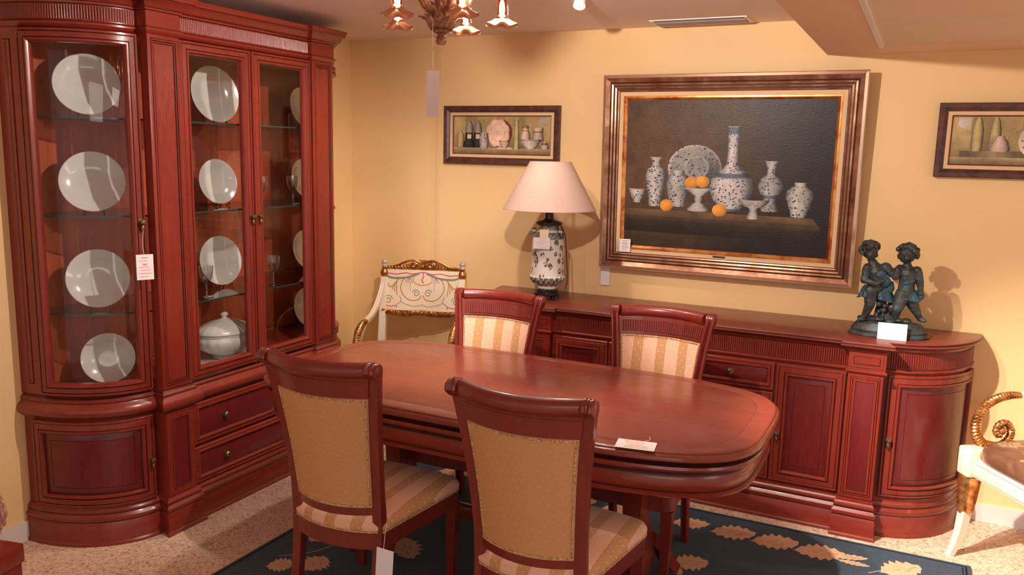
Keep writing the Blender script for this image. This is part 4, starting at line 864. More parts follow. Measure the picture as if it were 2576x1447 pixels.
def pic1(p):
    planks(p, 0.155)
    p.turned(0.075, [(0.17, 0.035), (0.30, 0.04), (0.52, 0.04), (0.56, 0.02), (0.62, 0.02)], (0.55, 0.42, 0.20), 0.0)
    for cx in (0.255, 0.165):
        p.turned(cx, [(0.17, 0.062), (0.28, 0.062), (0.34, 0.044), (0.56, 0.040), (0.58, 0.040)], (0.05, 0.045, 0.04), 0.0)
        p.turned(cx + 0.005, [(0.56, 0.040), (0.64, 0.042), (0.78, 0.034), (0.86, 0.016), (0.90, 0.004)], (0.42, 0.36, 0.28), 0.15)
        p.rect(cx - 0.018, cx + 0.024, 0.40, 0.52, (0.72, 0.55, 0.40))
    p.disc(0.500, 0.56, 0.118, 0.36, (0.16, 0.05, 0.03))
    p.disc(0.468, 0.56, 0.112, 0.34, lambda a, c: (0.82, 0.55, 0.42) if c < 0.85 else (0.70, 0.42, 0.32), 6, 64, 0.12, 8)
    p.disc(0.468, 0.565, 0.075, 0.225, (0.62, 0.36, 0.24)); p.disc(0.468, 0.565, 0.071, 0.212, (0.84, 0.60, 0.44))
    for k in range(5):
        a = k * 2 * PI / 5; p.disc(0.468 + 0.016 * math.cos(a), 0.565 + 0.045 * math.sin(a), 0.004, 0.012, (0.5, 0.12, 0.08), 2, 10)
    p.turned(0.327, [(0.13, 0.034), (0.20, 0.046), (0.34, 0.050), (0.44, 0.048), (0.50, 0.040), (0.53, 0.048), (0.56, 0.042)], (0.58, 0.50, 0.46), 0.8)
    p.disc(0.545, 0.155, 0.080, 0.035, (0.75, 0.52, 0.38)); p.turned(0.540, [(0.15, 0.022), (0.20, 0.034), (0.28, 0.050), (0.355, 0.056)], CRM, 0.0, bands=((0.88, 1, (0.45, 0.25, 0.1)),))
    p.turned(0.663, [(0.14, 0.036), (0.20, 0.026), (0.50, 0.026), (0.80, 0.022), (0.96, 0.010)], (0.62, 0.52, 0.26), 0.1)
    p.turned(0.750, [(0.30, 0.052), (0.50, 0.050), (0.60, 0.042), (0.66, 0.030), (0.72, 0.036), (0.78, 0.014)], CRM, 0.0, bands=((0.70, 1, (0.40, 0.22, 0.1)), (0.42, 0.5, (0.4, 0.2, 0.12))))
    p.turned(0.880, [(0.25, 0.045), (0.40, 0.055), (0.55, 0.046), (0.62, 0.048), (0.70, 0.052)], CRM, 0.0, bands=((0.62, 0.74, (0.35, 0.12, 0.1)),))
    p.turned(0.945, [(0.15, 0.040), (0.22, 0.040), (0.34, 0.022)], CRM, 0.0, bands=((0.7, 0.9, (0.35, 0.12, 0.1)),))
    p.turned(0.806, [(0.145, 0.040), (0.165, 0.046), (0.26, 0.084), (0.37, 0.106), (0.405, 0.112)], (0.70, 0.60, 0.50), 0.0, bands=((0.80, 0.93, (0.22, 0.22, 0.42)), (0, 0.08, (0.3, 0.3, 0.45))))
    p.grid(lambda a, c: (0.895 + a * 0.075 + c * 0.01, 0.84 - a * 0.02 + c * 0.14), 1, 1, lambda a, c: (0.42, 0.40, 0.34)); p.grid(lambda a, c: (0.90 + a * 0.05, 0.78 - a * 0.05 + c * 0.05), 1, 1, lambda a, c: (0.36, 0.35, 0.30))
def pic3(p):
    planks(p, 0.15)
    p.rect(0.06, 0.86, 0.15, 0.285, lambda a, c: (0.13 + 0.25 * max(0, 1 - abs(a - 0.25) * 6), 0.10 + 0.2 * max(0, 1 - abs(a - 0.25) * 6), 0.06 + 0.1 * max(0, 1 - abs(a - 0.25) * 6)), 16, 1)
    p.grid(lambda a, c: (0.03 + a * 0.085 + c * 0.01, 0.80 + c * 0.17 - a * (1 - c) * 0.1), 1, 1, lambda a, c: (0.50, 0.46, 0.38))
    for cx in (0.165, 0.275): p.turned(cx, [(0.28, 0.032), (0.40, 0.036), (0.70, 0.036), (0.88, 0.026), (0.98, 0.012)], (0.62, 0.50, 0.22), 0.1)
    p.turned(0.31, [(0.28, 0.060), (0.34, 0.064), (0.46, 0.052), (0.56, 0.030), (0.60, 0.026)], CRM, 0.0)
    p.grid(lambda a, c: (0.33 + a * 0.08 + c * 0.006, 0.52 + a * 0.22 + c * 0.03), 1, 1, lambda a, c: (0.62, 0.5, 0.34)); p.grid(lambda a, c: (0.235 + a * 0.03 + c * 0.008, 0.34 + a * 0.26), 1, 1, lambda a, c: (0.35, 0.25, 0.12))
    p.disc(0.55, 0.50, 0.130, 0.37, (0.70, 0.55, 0.42), 5, 40); p.disc(0.55, 0.50, 0.075, 0.22, (0.62, 0.47, 0.30))
    for k in range(14):
        a = k * 2 * PI / 14; p.disc(0.55 + 0.105 * math.cos(a), 0.50 + 0.30 * math.sin(a), 0.006, 0.018, (0.30, 0.06, 0.05), 2, 10)
    p.turned(0.63, [(0.16, 0.05), (0.3, 0.055), (0.5, 0.05), (0.6, 0.03)], (0.6, 0.55, 0.5), 0.7); p.turned(0.80, [(0.15, 0.04), (0.4, 0.05), (0.7, 0.03)], CRM, 0.3)
small((1.020, -0.009, 1.678), 'small dark framed shelf still life with bottles and a scalloped plate, above the lamp', pic1)
small((3.497, -0.009, 1.682), 'small dark framed shelf still life cut by the right edge of the photo', pic3)

# ================================================================ bronze figurine
t = thing('bronze_statue', 'patinated bronze statuette of two children on an oval base, at the right of the sideboard', 'statue', (3.035, -0.262, SBH), 0.12)
def remesh(o, vox, smooth=2):
    m = o.modifiers.new('remesh', 'REMESH'); m.mode = 'VOXEL'; m.voxel_size = vox; m.use_smooth_shade = True
    s = o.modifiers.new('smooth', 'SMOOTH'); s.factor = 0.5; s.iterations = smooth
def capsule(bm, a, c, r0, r1, n=10):
    A, B = Vector(a), Vector(c); k = 5
    sweep(bm, [A.lerp(B, i / k) for i in range(k + 1)], circ(1.0, n), scales=[r0 + (r1 - r0) * i / k for i in range(k + 1)], up=(0.1, 1, 0.05)); ellipsoid(bm, A, r0, 10); ellipsoid(bm, B, r1, 10)
def limb(bm, pts, rs):
    for i in range(len(pts) - 1): capsule(bm, pts[i], pts[i + 1], rs[i], rs[i + 1])
b = NB()
def ov(a, c, z, n=48): return [(a * math.cos(2 * PI * i / n), c * math.sin(2 * PI * i / n), z) for i in range(n)]
loft(b, [ov(0.160, 0.088, 0), ov(0.162, 0.090, 0.006), ov(0.158, 0.086, 0.012), ov(0.150, 0.080, 0.018), ov(0.152, 0.082, 0.026), ov(0.146, 0.078, 0.034), ov(0.138, 0.072, 0.046), ov(0.128, 0.066, 0.056), ov(0.10, 0.05, 0.062)])
obj('base', b, BRONZE, t)
b = NB(); rnd = random.Random(9)
for k in range(26):
    q = rnd.random(); ellipsoid(b, (-0.03 + rnd.uniform(-0.08, 0.10), rnd.uniform(-0.035, 0.04), 0.062 + rnd.random() * 0.010), (0.022, 0.018, 0.010), 8)
for k in range(34): 
    a = rnd.random() * 6.28; r = 0.038 * math.sqrt(rnd.random()); ellipsoid(b, (-0.018 + r * math.cos(a), 0.0 + r * math.sin(a) * 0.7, 0.085 + rnd.random() * 0.05), rnd.uniform(0.007, 0.012), 8)
o = obj('rocks_and_flowers', b, BRONZE, t); remesh(o, 0.0026, 1)
def head(bm, c, r, yaw, tilt):
    R = Matrix.Translation(c) @ Matrix.Rotation(yaw, 4, 'Z') @ Matrix.Rotation(tilt, 4, 'X'); rnd = random.Random(4)
    b2 = NB(); ellipsoid(b2, (0, 0, 0), (r * 0.86, r * 0.95, r), 16)
    ellipsoid(b2, (0, -r * 0.55, -r * 0.42), (r * 0.55, r * 0.42, r * 0.45), 12); ellipsoid(b2, (0, -r * 0.98, -r * 0.18), (r * 0.13, r * 0.18, r * 0.16), 8)
    ellipsoid(b2, (0, -r * 0.90, -r * 0.50), (r * 0.24, r * 0.12, r * 0.09), 8)
    for s in (-1, 1): ellipsoid(b2, (s * r * 0.42, -r * 0.72, -r * 0.28), (r * 0.28, r * 0.25, r * 0.26), 8); ellipsoid(b2, (s * r * 0.88, 0.0, -r * 0.12), (r * 0.12, r * 0.2, r * 0.24), 8); ellipsoid(b2, (s * r * 0.32, -r * 0.86, 0.06 * r), (r * 0.17, r * 0.08, r * 0.07), 8)
    merge(bm, b2, R); b2 = NB()
    for k in range(70):
        th = rnd.random() * 6.28; ph = rnd.uniform(-0.35, 1.5); v = Vector((math.cos(th) * math.cos(ph), math.sin(th) * math.cos(ph), math.sin(ph)))
        if v.y < -0.45 and v.z < 0.42: continue
        ellipsoid(b2, v * r * 1.05, (r * rnd.uniform(0.20, 0.34),) * 3, 8)
    return b2, R
TEXN = bpy.data.textures.new('cast_surface', 'CLOUDS'); TEXN.noise_scale = 0.012
def rough_up(o, k=0.003):
    m = o.modifiers.new('cast', 'DISPLACE'); m.texture = TEXN; m.strength = k; m.mid_level = 0.5; m.texture_coords = 'LOCAL'
def skirt(bm, top, bot, rt, rb, n=22, waves=6, flat=0.7):
    T, B = Vector(top), Vector(bot); loops = []
    for k in range(6):
        q = k / 5; c = T.lerp(B, q); r = rt + (rb - rt) * q ** 0.8
        loops.append([(c.x + r * (1 + 0.16 * q * math.sin(waves * 2 * PI * i / n)) * math.cos(2 * PI * i / n), c.y + flat * r * (1 + 0.16 * q * math.sin(waves * 2 * PI * i / n)) * math.sin(2 * PI * i / n), c.z + 0.006 * q * math.cos(3 * 2 * PI * i / n)) for i in range(n)])
    loft(bm, loops)
def child(name, hd, hr, yaw, tilt, neck, chest, hip, limbs, skirts, blue):
    b = NB(); hair, R = head(b, hd, hr, yaw, tilt)
    limb(b, [Vector(hd) + Vector((0, 0, -hr * 0.6)), neck, chest], [0.014, 0.016, 0.034]); ellipsoid(b, Vector(chest) + Vector((0, 0, 0.008)), (0.043, 0.030, 0.028), 12)
    limb(b, [chest, Vector(chest).lerp(Vector(hip), 0.55), hip], [0.035, 0.031, 0.036])
    for pts, rs in limbs: limb(b, pts, rs)
    o = obj(name, b, BRONZE, t); remesh(o, 0.0026, 2); rough_up(o, 0.0035)
    b = NB(); merge(b, hair, R); h = obj('curly_hair', b, BRONZE, o); remesh(h, 0.0022, 1)
    b = NB()
    for a in skirts: skirt(b, *a)
    for c, r, rot in blue: ellipsoid(b, c, r, 12, rot=Matrix.Rotation(rot, 4, 'Y'))
    c_ = obj('drapery', b, BRONZEB, o); remesh(c_, 0.0026, 1); rough_up(c_, 0.006)
child('child_figure', (-0.103, -0.008, 0.360), 0.036, 0.65, 0.30, (-0.090, 0.0, 0.316), (-0.070, 0.0, 0.272), (-0.062, 0.0, 0.205),
      [([(-0.085, -0.015, 0.19), (-0.086, -0.028, 0.130), (-0.102, -0.02, 0.075)], [0.030, 0.021, 0.013]), ([(-0.102, -0.02, 0.072), (-0.122, -0.036, 0.064)], [0.012, 0.009]),
       ([(-0.045, 0.01, 0.19), (-0.036, 0.015, 0.130), (-0.050, 0.03, 0.075)], [0.029, 0.020, 0.013]), ([(-0.05, 0.03, 0.070), (-0.052, 0.01, 0.066)], [0.012, 0.009]),
       ([(-0.034, 0.0, 0.292), (-0.010, -0.010, 0.268), (0.014, -0.008, 0.290)], [0.022, 0.017, 0.012]), ([(-0.104, -0.008, 0.285), (-0.116, -0.026, 0.236), (-0.074, -0.046, 0.226)], [0.022, 0.017, 0.012]),
       ([(-0.07, -0.046, 0.226), (-0.045, -0.040, 0.240)], [0.012, 0.010])],
      [((-0.088, -0.008, 0.212), (-0.098, -0.014, 0.160), 0.026, 0.040), ((-0.045, 0.0, 0.215), (-0.032, 0.0, 0.150), 0.028, 0.046)],
      [((-0.040, -0.026, 0.236), (0.030, 0.014, 0.026), 0.4), ((-0.050, -0.030, 0.262), (0.022, 0.010, 0.020), -0.3), ((-0.012, -0.010, 0.205), (0.018, 0.014, 0.030), 0.2)])
child('child_figure', (0.044, -0.002, 0.354), 0.038, -0.75, 0.15, (0.047, 0.0, 0.310), (0.053, 0.0, 0.268), (0.052, 0.0, 0.190),
      [([(0.040, -0.012, 0.18), (0.022, -0.030, 0.125), (0.016, -0.012, 0.070)], [0.032, 0.022, 0.013]), ([(0.016, -0.012, 0.068), (-0.004, -0.034, 0.060)], [0.012, 0.009]),
       ([(0.062, 0.005, 0.18), (0.092, 0.010, 0.125), (0.118, 0.022, 0.082)], [0.031, 0.021, 0.013]), ([(0.118, 0.022, 0.078), (0.134, 0.006, 0.074)], [0.012, 0.009]),
       ([(0.022, -0.004, 0.288), (0.004, -0.020, 0.258), (0.010, -0.026, 0.286)], [0.021, 0.016, 0.012]), ([(0.086, -0.002, 0.284), (0.102, -0.006, 0.236), (0.108, -0.010, 0.192)], [0.021, 0.016, 0.011])],
      [((0.054, 0.0, 0.205), (0.062, 0.0, 0.160), 0.036, 0.056)],
      [((0.104, 0.0, 0.172), (0.026, 0.016, 0.014), -0.6), ((0.056, -0.020, 0.236), (0.030, 0.014, 0.012), -0.45), ((0.044, -0.022, 0.256), (0.016, 0.010, 0.018), 0.2)])
card('price_card', 'blank white card leaning against the bronze statuette base', 0.112, 0.070, (3.052, -0.362, 0.8505), 0.06, -0.22, 0, cat='card')
card('price_tag', 'white tag with red print lying on the dining table beside its string', 0.118, 0.072, (2.422, -1.836, 0.7318), 0.16, -PI / 2 + 0.02, 6, ink=(INKO, INKP), seed=21, string_pts=[(0.02, -0.001, 0.070), (0.035, -0.002, 0.086), (0.03, -0.004, 0.105)])
# ================================================================ chandelier
AMBER = glassmat('amber_glass', (0.92, 0.55, 0.34), 2.4)
AMBR = M('amber_rim_glass', (0.50, 0.20, 0.10), 0.15, coat=0.5)
BULB = bpy.data.materials.new('lit_bulb'); BULB.use_nodes = True
_b = BULB.node_tree.nodes['Principled BSDF']; _b.inputs['Emission Color'].default_value = (1.0, 0.80, 0.62, 1); _b.inputs['Emission Strength'].default_value = 6.0
CGILT = M('antique_gilt_wood', (0.3, 0.14, 0.08), 0.42, 0.55, build=ffn([(0.3, (0.13, 0.055, 0.035)), (0.55, (0.32, 0.16, 0.09)), (0.72, (0.58, 0.34, 0.18))], 60.0))
CX, CY = 1.846, -2.0
CZ = 1.886
t = thing('chandelier', 'gilded wooden chandelier with leaf carving and amber flower shades over the table', 'chandelier', (CX, CY, CZ))
def leafcup(bm, r0, z0, r1, z1, n, wleaf, curl, phase=0.0):
    for k in range(n):
        a = phase + 2 * PI * k / n; rows = []
        for i in range(7):
            q = i / 6; r = r0 + (r1 - r0) * q ** 0.8 + (curl * max(0, q - 0.72) / 0.28 if q > 0.72 else 0); z = z0 + (z1 - z0) * (q if q < 0.85 else 0.85 + (q - 0.85) * 0.2)
            w = wleaf * math.sin(PI * (0.25 + 0.72 * q)) ; row = []
            for u in (-1, -0.5, 0, 0.5, 1):
                rr = r - 0.003 * abs(u) + (0.0025 if u == 0 else 0); row.append(bm.verts.new((rr * math.cos(a + u * w / max(r, 0.01)), rr * math.sin(a + u * w / max(r, 0.01)), z)))
            rows.append(row)
        for p_, q_ in zip(rows, rows[1:]):
            for j in range(4): bm.faces.new((p_[j], p_[j + 1], q_[j + 1], q_[j]))
b = NB(); lathe(b, [(0.001, 0.0), (0.010, 0.001), (0.014, 0.007), (0.0155, 0.013), (0.013, 0.017), (0.015, 0.021), (0.012, 0.025), (0.011, 0.029), (0.018, 0.033), (0.024, 0.038), (0.025, 0.041), (0.022, 0.045), (0.026, 0.052), (0.030, 0.064), (0.032, 0.078), (0.028, 0.088), (0.022, 0.095), (0.020, 0.12), (0.024, 0.14), (0.014, 0.16), (0.009, 0.20), (0.009, 0.30), (0.001, 0.30)], n=32)
obj('stem', b, CGILT, t)
b = NB(); leafcup(b, 0.027, 0.040, 0.050, 0.080, 10, 0.0165, 0.013); o = obj('leaf_cup', b, CGILT, t, recalc=False); m = o.modifiers.new('s', 'SOLIDIFY'); m.thickness = 0.003
b = NB(); leafcup(b, 0.028, 0.070, 0.038, 0.118, 9, 0.0145, 0.008, 0.3); o = obj('leaf_cup', b, CGILT, t, recalc=False); m = o.modifiers.new('s', 'SOLIDIFY'); m.thickness = 0.003
b = NB(); lathe(b, [(0.001, 0.290), (0.045, 0.292), (0.055, 0.305), (0.055, 0.322), (0.001, 0.3255)], n=32); obj('ceiling_cup', b, CGILT, t)
b = NB(); P = bez([(-0.010, -0.03, 0.072), (0.006, -0.055, 0.02), (0.007, -0.055, -0.075)], 4); tube(b, P, 0.0008, 5); obj('string', b, STRING, t)
NA = 5
for k in range(NA):
    a = math.radians((27, 96, 170, 258, 320)[k]); dx, dy = math.cos(a), math.sin(a); R = 0.172
    b = NB(); P = bez([(0.018 * dx, 0.018 * dy, 0.078), (0.06 * dx, 0.06 * dy, 0.102), (0.10 * dx, 0.10 * dy, 0.150), (0.145 * dx, 0.145 * dy, 0.178), (R * dx, R * dy, 0.165), (R * dx, R * dy, 0.140)], 6)
    tube(b, P, 0.0058, 8, scales=[1.35 - 0.5 * i / (len(P) - 1) for i in range(len(P))]); arm = obj('arm', b, CGILT, t)
    b = NB(); loops = []
    for q in range(11):
        z = 0.140 - 0.082 * q / 10; r = 0.015 + 0.003 * q / 10 + (0.028 * max(0, (q - 7) / 3) ** 1.5)
        loops.append([((r * (1 + (0.10 * max(0, (q - 7) / 3)) * math.cos(6 * 2 * PI * i / 48))) * math.cos(2 * PI * i / 48) + R * dx, (r * (1 + (0.10 * max(0, (q - 7) / 3)) * math.cos(6 * 2 * PI * i / 48))) * math.sin(2 * PI * i / 48) + R * dy, z + (0.004 * max(0, (q - 8) / 2) * math.cos(6 * 2 * PI * i / 48))) for i in range(48)])
    loft(b, loops, False, False, mis=[0] * 8 + [1, 1]); sh = obj('flower_shade', b, [AMBER, AMBR], arm, recalc=False)
    b = NB(); ellipsoid(b, (R * dx, R * dy, 0.103), (0.0085, 0.0085, 0.026), 14); obj('bulb', b, BULB, arm)
    light('bulb_light', 'POINT', (CX + R * dx, CY + R * dy, CZ + 0.085), 0.22, (1.0, 0.84, 0.72), None, 0.012)
card('price_tag', 'long pale tag hanging on a string from the chandelier', 0.036, 0.128, (1.853, -2.055, 1.682), 0.35, 0, 0, base=PAPERP)
# ceiling spotlights
for (loc, tgt, pw, ang, sz, lab) in SPOTS:
    zc = SOFF + 0.0 if loc[0] > 2.668 else CEIL
    t = thing('ceiling_spotlight', lab, 'spotlight', (loc[0], loc[1], zc))
    b = NB(); lathe(b, [(0.001, -0.012), (0.030, -0.012), (0.032, -0.001), (0.001, -0.001)], n=24); tube(b, [(0, 0, -0.008), (0, 0, loc[2] - zc + 0.035)], 0.005, 8); obj('mount', b, WHITEM, t)
    d = (Vector(tgt) - Vector(loc)).normalized(); q = d.to_track_quat('-Z', 'Y').to_matrix().to_4x4()
    b = NB(); b2 = NB(); lathe(b2, [(0.010, 0.055), (0.020, 0.050), (0.024, 0.02), (0.026, 0.004), (0.024, 0.004), (0.020, 0.010), (0.012, 0.03)], n=28)
    merge(b, b2, Matrix.Translation((0, 0, loc[2] - zc)) @ q); hd = obj('lamp_head', b, WHITEM, t)
    b = NB(); b2 = NB(); lathe(b2, [(0.001, 0.010), (0.019, 0.012), (0.001, 0.014)], n=24); merge(b, b2, Matrix.Translation((0, 0, loc[2] - zc)) @ q); obj('lens', b, BULB, hd)
    light('spot_beam', 'SPOT', Vector(loc) + d * 0.006, pw, (1.0, 0.86, 0.76), tgt, sz, ang, 0.9 if pw > 300 else 0.6)

# ================================================================ ivory and gilt armchairs
def painted_panel(nt, b):
    n = nd(nt, 'ShaderNodeTexNoise', i_Vector=coords(nt), i_Scale=9.0); nt.links.new(ramp(nt, n.outputs[0], [(0.35, (0.80, 0.66, 0.45)), (0.65, (0.84, 0.72, 0.54))]), b.inputs['Base Color'])
PANELM = M('painted_ivory_panel', (0.82, 0.7, 0.5), 0.35, build=painted_panel)
PINK = M('painted_pink_ribbon', (0.70, 0.10, 0.16), 0.5); OCH = M('painted_ochre_scroll', (0.50, 0.22, 0.06), 0.5); GRY = M('painted_grey_blue_leaf', (0.26, 0.25, 0.21), 0.5); PURP = M('painted_violet', (0.42, 0.28, 0.40), 0.5)
def satinf(nt, b):
    n = nd(nt, 'ShaderNodeTexNoise', i_Vector=coords(nt), i_Scale=7.0, i_Detail=4.0, i_Distortion=1.5)
    nt.links.new(ramp(nt, n.outputs[0], [(0.40, (0.13, 0.055, 0.03)), (0.56, (0.18, 0.085, 0.045)), (0.60, (0.36, 0.24, 0.14)), (0.66, (0.15, 0.065, 0.035)), (0.72, (0.50, 0.10, 0.08))]), b.inputs['Base Color'])
SATIN = M('floral_satin', (0.5, 0.3, 0.15), 0.32, build=satinf)
def twist_bar(bm, P, r, pitch=0.014, mi=0, taper=None):
    # rope-carved bar: ribs wound round the core
    L = [0.0]
    for i in range(1, len(P)): L.append(L[-1] + (P[i] - P[i - 1]).length)
    N = max(len(P), int(L[-1] / 0.003)); Q = []; k = 0
    for i in range(N + 1):
        s = L[-1] * i / N
        while k < len(L) - 2 and L[k + 1] < s: k += 1
        Q.append((P[k].lerp(P[k + 1], (s - L[k]) / max(1e-6, L[k + 1] - L[k])), s))
    secs = []
    for q, s in Q:
        rr = r * (taper(s / L[-1]) if taper else 1); sec = []
        for j in range(16):
            a = 2 * PI * j / 16; g = 1 + 0.13 * math.sin(a + 2 * PI * s / pitch) ; sec.append((rr * g * math.cos(a), rr * g * math.sin(a)))
        secs.append(sec)
    sweep(bm, [q for q, s in Q], secs, up=(1, 0, 0.02), mi=mi)
def armchair(label, loc, rz):
    """faces -y; seat front at y=-0.24"""
    t = thing('armchair', label, 'armchair', loc, rz)
    W = 0.225
    # back posts
    for s in (-1, 1):
        b = NB(); loops = []
        for z, y, w in ((0.0, 0.30, 0.016), (0.2, 0.235, 0.018), (0.38, 0.205, 0.022), (0.55, 0.222, 0.021), (0.66, 0.238, 0.019), (0.80, 0.262, 0.019), (0.872, 0.275, 0.018)):
            loops.append([(s * W + u * w, y + v * w, z) for u, v in ((-1, -1), (1, -1), (1, 1), (-1, 1))])
        loft(b, loops); bmesh.ops.bevel(b, geom=b.edges[:], offset=0.003, segments=1, affect='EDGES'); ps = obj('back_post', b, IVORY, t)
        b = NB(); lathe(b, [(0.001, 0.925), (0.016, 0.925), (0.019, 0.930), (0.017, 0.94), (0.017, 0.952), (0.020, 0.956), (0.017, 0.961), (0.017, 0.966), (0.012, 0.970), (0.001, 0.970)], s * W, 0.285, 20)
        obj('finial', b, M('finial_silvered', (0.62, 0.52, 0.44), 0.25, 0.3) if s < 0 else bpy.data.materials['finial_silvered'], ps)
        b = NB(); lathe(b, [(0.001, 0.868), (0.014, 0.869), (0.023, 0.880), (0.026, 0.894), (0.022, 0.910), (0.015, 0.918), (0.016, 0.926), (0.001, 0.926)], s * W, 0.280, 20); obj('gilt_ball', b, GILT, ps)
    # painted back panel
    def py(z): return 0.238 + (z - 0.66) * 0.175
    b = NB(); loops = []
    n = 20
    for i in range(n + 1):
        x = -W + 0.016 + (2 * W - 0.032) * i / n; u = 2 * i / n - 1; zt = 0.915; zb = 0.688 + 0.0 * u
        loops.append([(x, py(zb) - 0.010, zb), (x, py(zt) - 0.010, zt), (x, py(zt) + 0.010, zt), (x, py(zb) + 0.010, zb)])
    loft(b, loops); pn = obj('back_panel', b, PANELM, t, False)
    def flat_curve(bm, pts, w, mi, n=6):
        P = bez([(x, 0, z) for x, z in pts], n)
        prev = None
        for i, q in enumerate(P):
            d = (P[min(i + 1, len(P) - 1)] - P[max(0, i - 1)]); d.normalize(); nn = Vector((-d.z, 0, d.x)) * w * 0.85; y = py(q.z) - 0.0112
            cur = (bm.verts.new((q.x - nn.x, y, q.z - nn.z)), bm.verts.new((q.x + nn.x, y, q.z + nn.z)))
            if prev: bm.faces.new((prev[0], prev[1], cur[1], cur[0])).material_index = mi
            prev = cur
    def spiral(cx, cz, r, turns, s, a0): return [(cx + s * r * (1 - 0.8 * k / 12) * math.cos(a0 + turns * 2 * PI * k / 12), cz + r * (1 - 0.8 * k / 12) * math.sin(a0 + turns * 2 * PI * k / 12)) for k in range(13)]
    b = NB()
    for s in (-1, 1):
        flat_curve(b, [(0, 0.905), (s * 0.06, 0.893), (s * 0.10, 0.898), (s * 0.15, 0.889), (s * 0.20, 0.893), (s * 0.235, 0.895)], 0.0035, 0)
        flat_curve(b, [(s * 0.236, 0.905), (s * 0.228, 0.86), (s * 0.236, 0.80), (s * 0.229, 0.74), (s * 0.236, 0.705)], 0.003, 0)
        flat_curve(b, [(s * 0.225, 0.725), (s * 0.19, 0.708), (s * 0.15, 0.712), (s * 0.145, 0.70)], 0.003, 0)
        flat_curve(b, [(s * 0.02, 0.897), (s * 0.07, 0.878), (s * 0.12, 0.868), (s * 0.18, 0.868), (s * 0.215, 0.882)], 0.007, 2)
        flat_curve(b, spiral(s * 0.212, 0.886, 0.010, 1.2, -s, -1.2), 0.002, 1)
        flat_curve(b, [(s * 0.035, 0.895), (s * 0.105, 0.865), (s * 0.125, 0.815), (s * 0.105, 0.77), (s * 0.065, 0.745), (s * 0.02, 0.752), (s * 0.005, 0.775)], 0.0028, 1)
        flat_curve(b, spiral(s * 0.035, 0.786, 0.022, 1.4, s, 0.3), 0.0025, 2)
        flat_curve(b, spiral(s * 0.195, 0.745, 0.026, 1.5, -s, 0.2), 0.0025, 2)
        flat_curve(b, [(s * 0.130, 0.77), (s * 0.12, 0.74), (s * 0.15, 0.715)], 0.0028, 3)
        flat_curve(b, [(s * 0.05, 0.888), (s * 0.054, 0.855), (s * 0.035, 0.838), (0, 0.830)], 0.0024, 1)
        for k in range(5): flat_curve(b, [(s * 0.135, 0.868), (s * (0.15 + 0.008 * k), 0.84 - 0.006 * k), (s * (0.145 + 0.014 * k), 0.835 - 0.022 * (4 - k) * 0.7)], 0.0026, 1, 3)
        for k in range(4): flat_curve(b, [(s * 0.070, 0.872), (s * (0.064 + 0.01 * k), 0.856), (s * (0.060 + 0.011 * k), 0.842)], 0.0022, 3, 3)
        flat_curve(b, [(s * 0.068, 0.845), (s * 0.072, 0.82), (s * 0.066, 0.80)], 0.0018, 3)
        flat_curve(b, [(0, 0.722), (s * 0.04, 0.712), (s * 0.09, 0.722), (s * 0.12, 0.735)], 0.004, 4)
    flat_curve(b, [(0, 0.905), (0.004, 0.88), (-0.004, 0.86), (0.006, 0.842)], 0.004, 0)
    obj('painted_scrolls', b, [PINK, OCH, GRY, PURP, M('painted_pale_leaf', (0.66, 0.48, 0.30), 0.5)], pn, False, recalc=False)
    # carved crest and lower rail
    b = NB()
    for i in range(41):
        x = -W + 0.02 + (2 * W - 0.04) * i / 40; u = abs(x / (W - 0.02)); h = 0.012 + 0.040 * (0.5 + 0.5 * math.cos(PI * u)) ** 0.9
        ellipsoid(b, (x, py(0.93) - 0.002, 0.918 + h * 0.45), (0.009, 0.014, h * 0.62 + 0.004), 8)
    for s in (-1, 1):
        tube(b, bez([(s * 0.235, py(0.93) - 0.014, 0.928), (s * 0.16, py(0.94) - 0.016, 0.936), (s * 0.10, py(0.95) - 0.016, 0.962), (s * 0.05, py(0.95) - 0.016, 0.972), (s * 0.015, py(0.95) - 0.016, 0.960)]), 0.0048, 8)
        P = [Vector((s * (0.050 + 0.020 * (1 - 0.75 * k / 14) * math.cos(1.5 * 2 * PI * k / 14)), py(0.94) - 0.018, 0.944 + 0.018 * (1 - 0.75 * k / 14) * math.sin(1.5 * 2 * PI * k / 14))) for k in range(15)]; tube(b, P, 0.0042, 8)
        for k in range(8): ellipsoid(b, (s * (0.085 + k * 0.018), py(0.93) - 0.014, 0.934 - 0.001 * k), (0.005, 0.008, 0.014 - 0.0008 * k), 8, rot=Matrix.Rotation(s * 0.6, 4, 'Y'))
    for k in range(5): ellipsoid(b, (0.007 * (k - 2), py(0.96) - 0.014, 0.962 - 0.003 * abs(k - 2)), (0.0045, 0.008, 0.014), 8, rot=Matrix.Rotation(0.35 * (k - 2), 4, 'Y'))
    ellipsoid(b, (0, py(0.94) - 0.02, 0.938), 0.010, 10); obj('carved_crest', b, GILT, t)
    b = NB()
    for i in range(41):
        x = -W + 0.02 + (2 * W - 0.04) * i / 40; u = abs(x / (W - 0.02)); dz = 0.010 * math.cos(2.0 * PI * u)
        ellipsoid(b, (x, py(0.67) - 0.002, 0.672 + dz * 0.5), (0.009, 0.013, 0.018), 8)
    for s in (-1, 1):
        for cx, r in ((0.215, 0.016), (0.052, 0.011)):
            P = [Vector((s * (cx + r * (1 - 0.7 * k / 12) * math.cos(1.4 * 2 * PI * k / 12)), py(0.67) - 0.014, 0.678 + r * (1 - 0.7 * k / 12) * math.sin(1.4 * 2 * PI * k / 12))) for k in range(13)]; tube(b, P, 0.0042, 8)
        for k in range(9): ellipsoid(b, (s * (0.080 + k * 0.0145), py(0.67) - 0.013, 0.676), (0.0042, 0.007, 0.016), 8, rot=Matrix.Rotation(-s * 0.5, 4, 'Y'))
